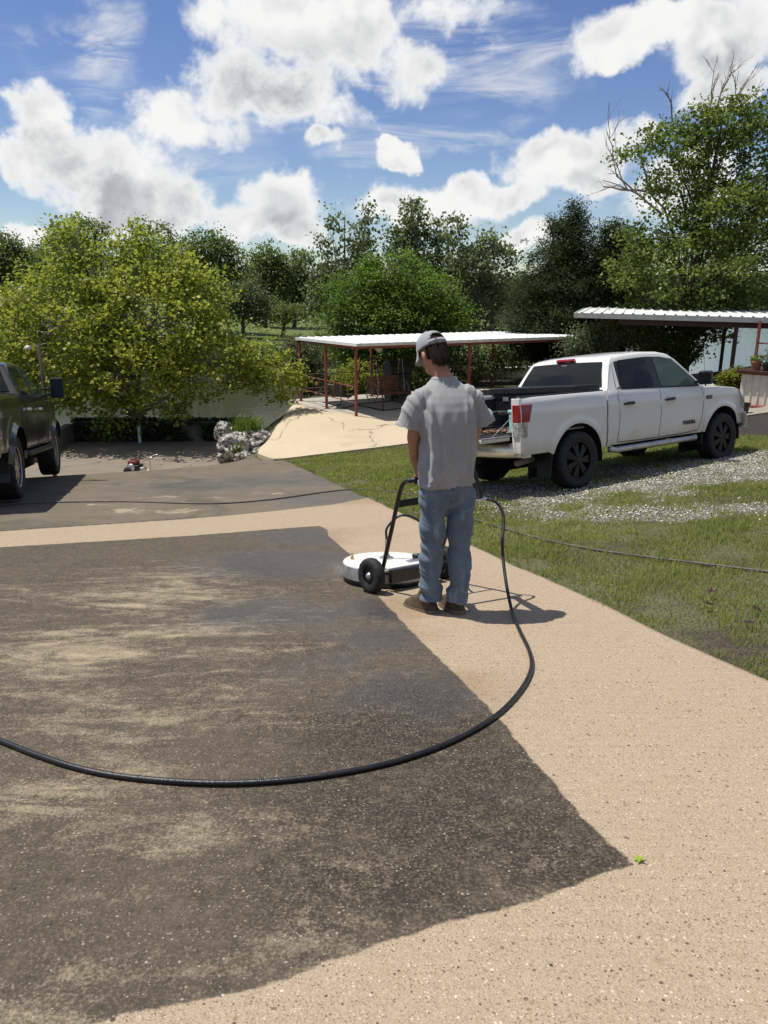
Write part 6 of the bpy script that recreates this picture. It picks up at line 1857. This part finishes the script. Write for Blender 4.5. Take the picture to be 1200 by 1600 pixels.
for s in (-1, 1):
    wl_ = bpy.data.objects.new('wheel', None); COL.objects.link(wl_); wl_.parent = sc; wl_.location = (s * .375, -.03, .132); wl_.empty_display_size = .1
    prof = [(.062, -.030), (.085, -.040), (.112, -.038), (.128, -.026), (.132, -.010), (.132, .010), (.128, .026), (.112, .038), (.085, .040), (.062, .030)]
    mb = MB(); n = 48; V = []
    for j, (r_, h) in enumerate(prof):
        for k in range(n):
            a = 2 * math.pi * k / n; rr = r_ - (.005 if (k + j) % 3 == 0 and 2 < j < 7 else 0)
            V.append((h, rr * math.cos(a), rr * math.sin(a)))
    mb.add(V, [(j * n + k, j * n + (k + 1) % n, (j + 1) * n + (k + 1) % n, (j + 1) * n + k) for j in range(9) for k in range(n)])
    mb.build('tyre', M['rubber'], wl_, auto=50)
    MB().lathe([(.014, s * .026), (.064, s * .022), (.066, s * .032), (.062, -s * .03), (.014, -s * .026)], 28, 'X').build('hub', M['rim_black'], wl_, auto=40)
    MB().lathe([(.003, s * .050), (.012, s * .048), (.026, s * .032), (.030, s * .024)], 16, 'X').build('hub_cap', M['steel'], wl_, smooth=True)
M2 = (slope_fix @ Matrix.Rotation(sc_yaw, 3, 'Z'))
def scl(p):     # world -> cleaner space
    return tuple(M2.transposed() @ (Vector(p) - Vector((.175, 5.56, SCG))))
mw = Matrix.Translation(MP) @ Matrix.Rotation(MYAW, 4, 'Z')
gl_, gr_ = mw @ Vector(LHD), mw @ Vector(RHD)
gl, gr = np.array(scl(gl_)), np.array(scl(gr_))
hx = np.array(gr) - np.array(gl); hx /= np.linalg.norm(hx)
e0, e1 = np.array(gl) - hx * .07, np.array(gr) + hx * .07
for s, e in ((-1, e0), (1, e1)):
    base = np.array((s * .29, -.055, .165)); knee = base + (e - base) * .80 + np.array((0, .04, .06))
    MB().tube(catmull([base, base + (knee - base) * .5, knee, e * .5 + knee * .5 + np.array((0, -.005, .03)), e], 7), .0155, 10).build('handle_tube', M['black_metal'], sc, smooth=True)
MB().tube([e0, e1], .0155, 10).build('handle_bar', M['black_metal'], sc, smooth=True)
cb0 = np.array((-.29, -.055, .165)) + (e0 - np.array((-.29, -.055, .165))) * .66 + np.array((0, .04, .06)); cb1 = np.array((.29, -.055, .165)) + (e1 - np.array((.29, -.055, .165))) * .66 + np.array((0, .04, .06))
MB().bar(cb0, cb1, .012, .05).build('cross_plate', M['black_metal'], sc)
# swivel, riser and the short feed hose
MB().lathe([(.055, .172), (.055, .180), (.030, .184), (.026, .20), (.020, .205), (.020, .225), (.012, .23), (.010, .32), (.006, .325)], 20, c=(.0, DYc, 0)).build('swivel', M['steel'], sc, auto=35)
cbm = cb0 * .35 + cb1 * .65
MB().tube(catmull([(0, DYc, .32), (.0, DYc - .01, .42), (.07, DYc - .10, .52), (.20, DYc - .18, .46), (.24, .0, .30), (.25, -.10, .40), tuple(cbm)], 8), .0095, 8).build('feed_hose', M['hose_black'], sc, smooth=True)
MB().tube([(.14, DYc - .16, .192), (.26, DYc - .20, .195)], .022, 12).build('grip', M['black_plastic'], sc, smooth=True)
MB().lathe([(.012, .165), (.012, .195), (.006, .20), (.006, .215)], 10, c=(-.22, DYc + .16, 0)).build('lift_knob', M['brass'], sc)
MB().box((.10, .02, .176), (.12, .07, .006)).build('data_plate', M['alu'], sc)
# trigger gun at the right grip where the hose enters
hin = np.array(scl(at(752, 779, 5.32)))
MB().tube([tuple(e1), tuple(e1 * .5 + hin * .5 + np.array((0, 0, .02))), tuple(hin)], .014, 10).build('trigger_gun', M['black_plastic'], sc, smooth=True)
tz = hin + (np.array(scl(at(775, 783, 5.30))) - hin) * .35
MB().tube([tuple(hin), tuple(tz)], .017, 10).build('coupling', M['steel'], sc, smooth=True)

# ---------------------------------------------------------------- hoses
def hz(p, h): return (p.x, p.y, p.z + h)
path = []
for q in [(-140, 1118), (-60, 1143), (0, 1165), (60, 1189), (130, 1211), (210, 1225), (330, 1233), (440, 1229), (550, 1214), (640, 1192), (720, 1160), (780, 1122), (815, 1083), (830, 1050), (826, 1022), (812, 992)]:
    path.append(hz(ground_hit(*q), .026))
for (qx, qy, QY) in [(800, 955, 4.72), (790, 905, 4.92), (785, 855, 5.08), (787, 815, 5.2), (783, 795, 5.26), (772, 783, 5.30), (757, 779.5, 5.32)]:
    path.append(tuple(at(qx, qy, QY)))
tag(MB().tube(catmull(path, 10), .0115, 10).build('pressure_hose', M['hose_black'], None, smooth=True), 'thick black pressure hose curving across the driveway to the surface cleaner', 'hose')
path = []
for q in [(-60, 797), (0, 791), (80, 787), (200, 786), (330, 789), (420, 783), (500, 772), (545, 767), (590, 767), (640, 775), (690, 796), (745, 815), (800, 832), (850, 846), (930, 862), (1030, 876), (1120, 887), (1240, 902)]:
    g = ground_hit(*q); path.append(hz(g, .022 if g.x < edge_x(g.y) else .02))
tag(MB().tube(catmull(path, 12), .0105, 8).build('garden_hose', M['hose_grey'], None, smooth=True), 'thin dusty hose running across the driveway and through the lawn', 'hose')
# ---------------------------------------------------------------- fallen leaves
def big_leaf(loc, size, mat, label, seed, rz):
    rg = np.random.default_rng(seed); n = 15
    V = [(0, 0, .004)]
    for k in range(n):
        a = 2 * math.pi * k / n; r_ = size * (.5 if k % 3 else 1.0) * rg.uniform(.8, 1.1)
        V.append((r_ * math.cos(a), r_ * math.sin(a), .004 + rg.uniform(0, .35) * size))
    me = np_mesh('fallen_leaf', V, [(0, 1 + k, 1 + (k + 1) % n) for k in range(n)], False, {'rnd': ('FACE', np.full(n, .7))})
    o_ = link('fallen_leaf', me, mat); o_.location = loc; o_.rotation_euler = (R(-8), 0, rz)
    return tag(o_, label, 'leaf', 'fallen leaves')
g = ground_hit(998, 1352)
big_leaf((g.x, g.y, g.z + .016), .024, leaf_mat('fresh_leaf', (.16, .26, .02), (.32, .44, .05), .3), 'fresh green leaf at the tip of the dark unwashed concrete', 1, .4)
M['dead_leaf'] = leaf_mat('dead_leaf', (.03, .018, .012), (.05, .03, .018), .1)
for k, (qx, qy, lab) in enumerate([(1106, 955, 'dark dead leaf on the lawn near the right edge, upper of the group'), (1170, 985, 'dark dead leaf on the lawn at the right edge'), (1112, 935, 'dead leaf highest up the lawn near the right edge'), (1180, 962, 'dead leaf closest to the right edge of the picture'), (1105, 895, 'dead leaf lying just below the thin hose on the lawn')]):
    g = ground_hit(qx, qy)
    big_leaf((g.x, g.y, g.z + .045), .05, M['dead_leaf'], lab, 10 + k, k * 1.3)
# ---------------------------------------------------------------- spray thrown out at the cleaner's rim
sp = MB(); ellipsoid(sp, (0, 0, 0), (.20, .20, .10), None, 20, 12)
me = sp.mesh('spray', True)
m = bpy.data.materials.new('water_mist'); m.use_nodes = True
t = NT(m.node_tree); t.n.clear()
o = t.node('ShaderNodeOutputMaterial'); v = t.node('ShaderNodeVolumePrincipled')
v.inputs['Color'].default_value = (.95, .97, 1, 1)
P = t.coord('Object')
ds = t.vmath('LENGTH', t.vmath('DIVIDE', P, (.20, .20, .10)), out=1)
dn = t.math('MULTIPLY', t.smooth(ds, 1.0, .1), t.smooth(t.noise(P, 14, 4, .6), .40, .75))
t.put(v.inputs['Density'], t.math('MULTIPLY', dn, 5.0))
t.l.new(v.outputs[0], o.inputs['Volume'])
o_ = link('spray', me, m); g = ground_hit(541, 900); o_.location = (g.x, g.y, g.z + .07)
tag(o_, 'faint white water mist blowing from the left rim of the surface cleaner', 'mist', kind='stuff')
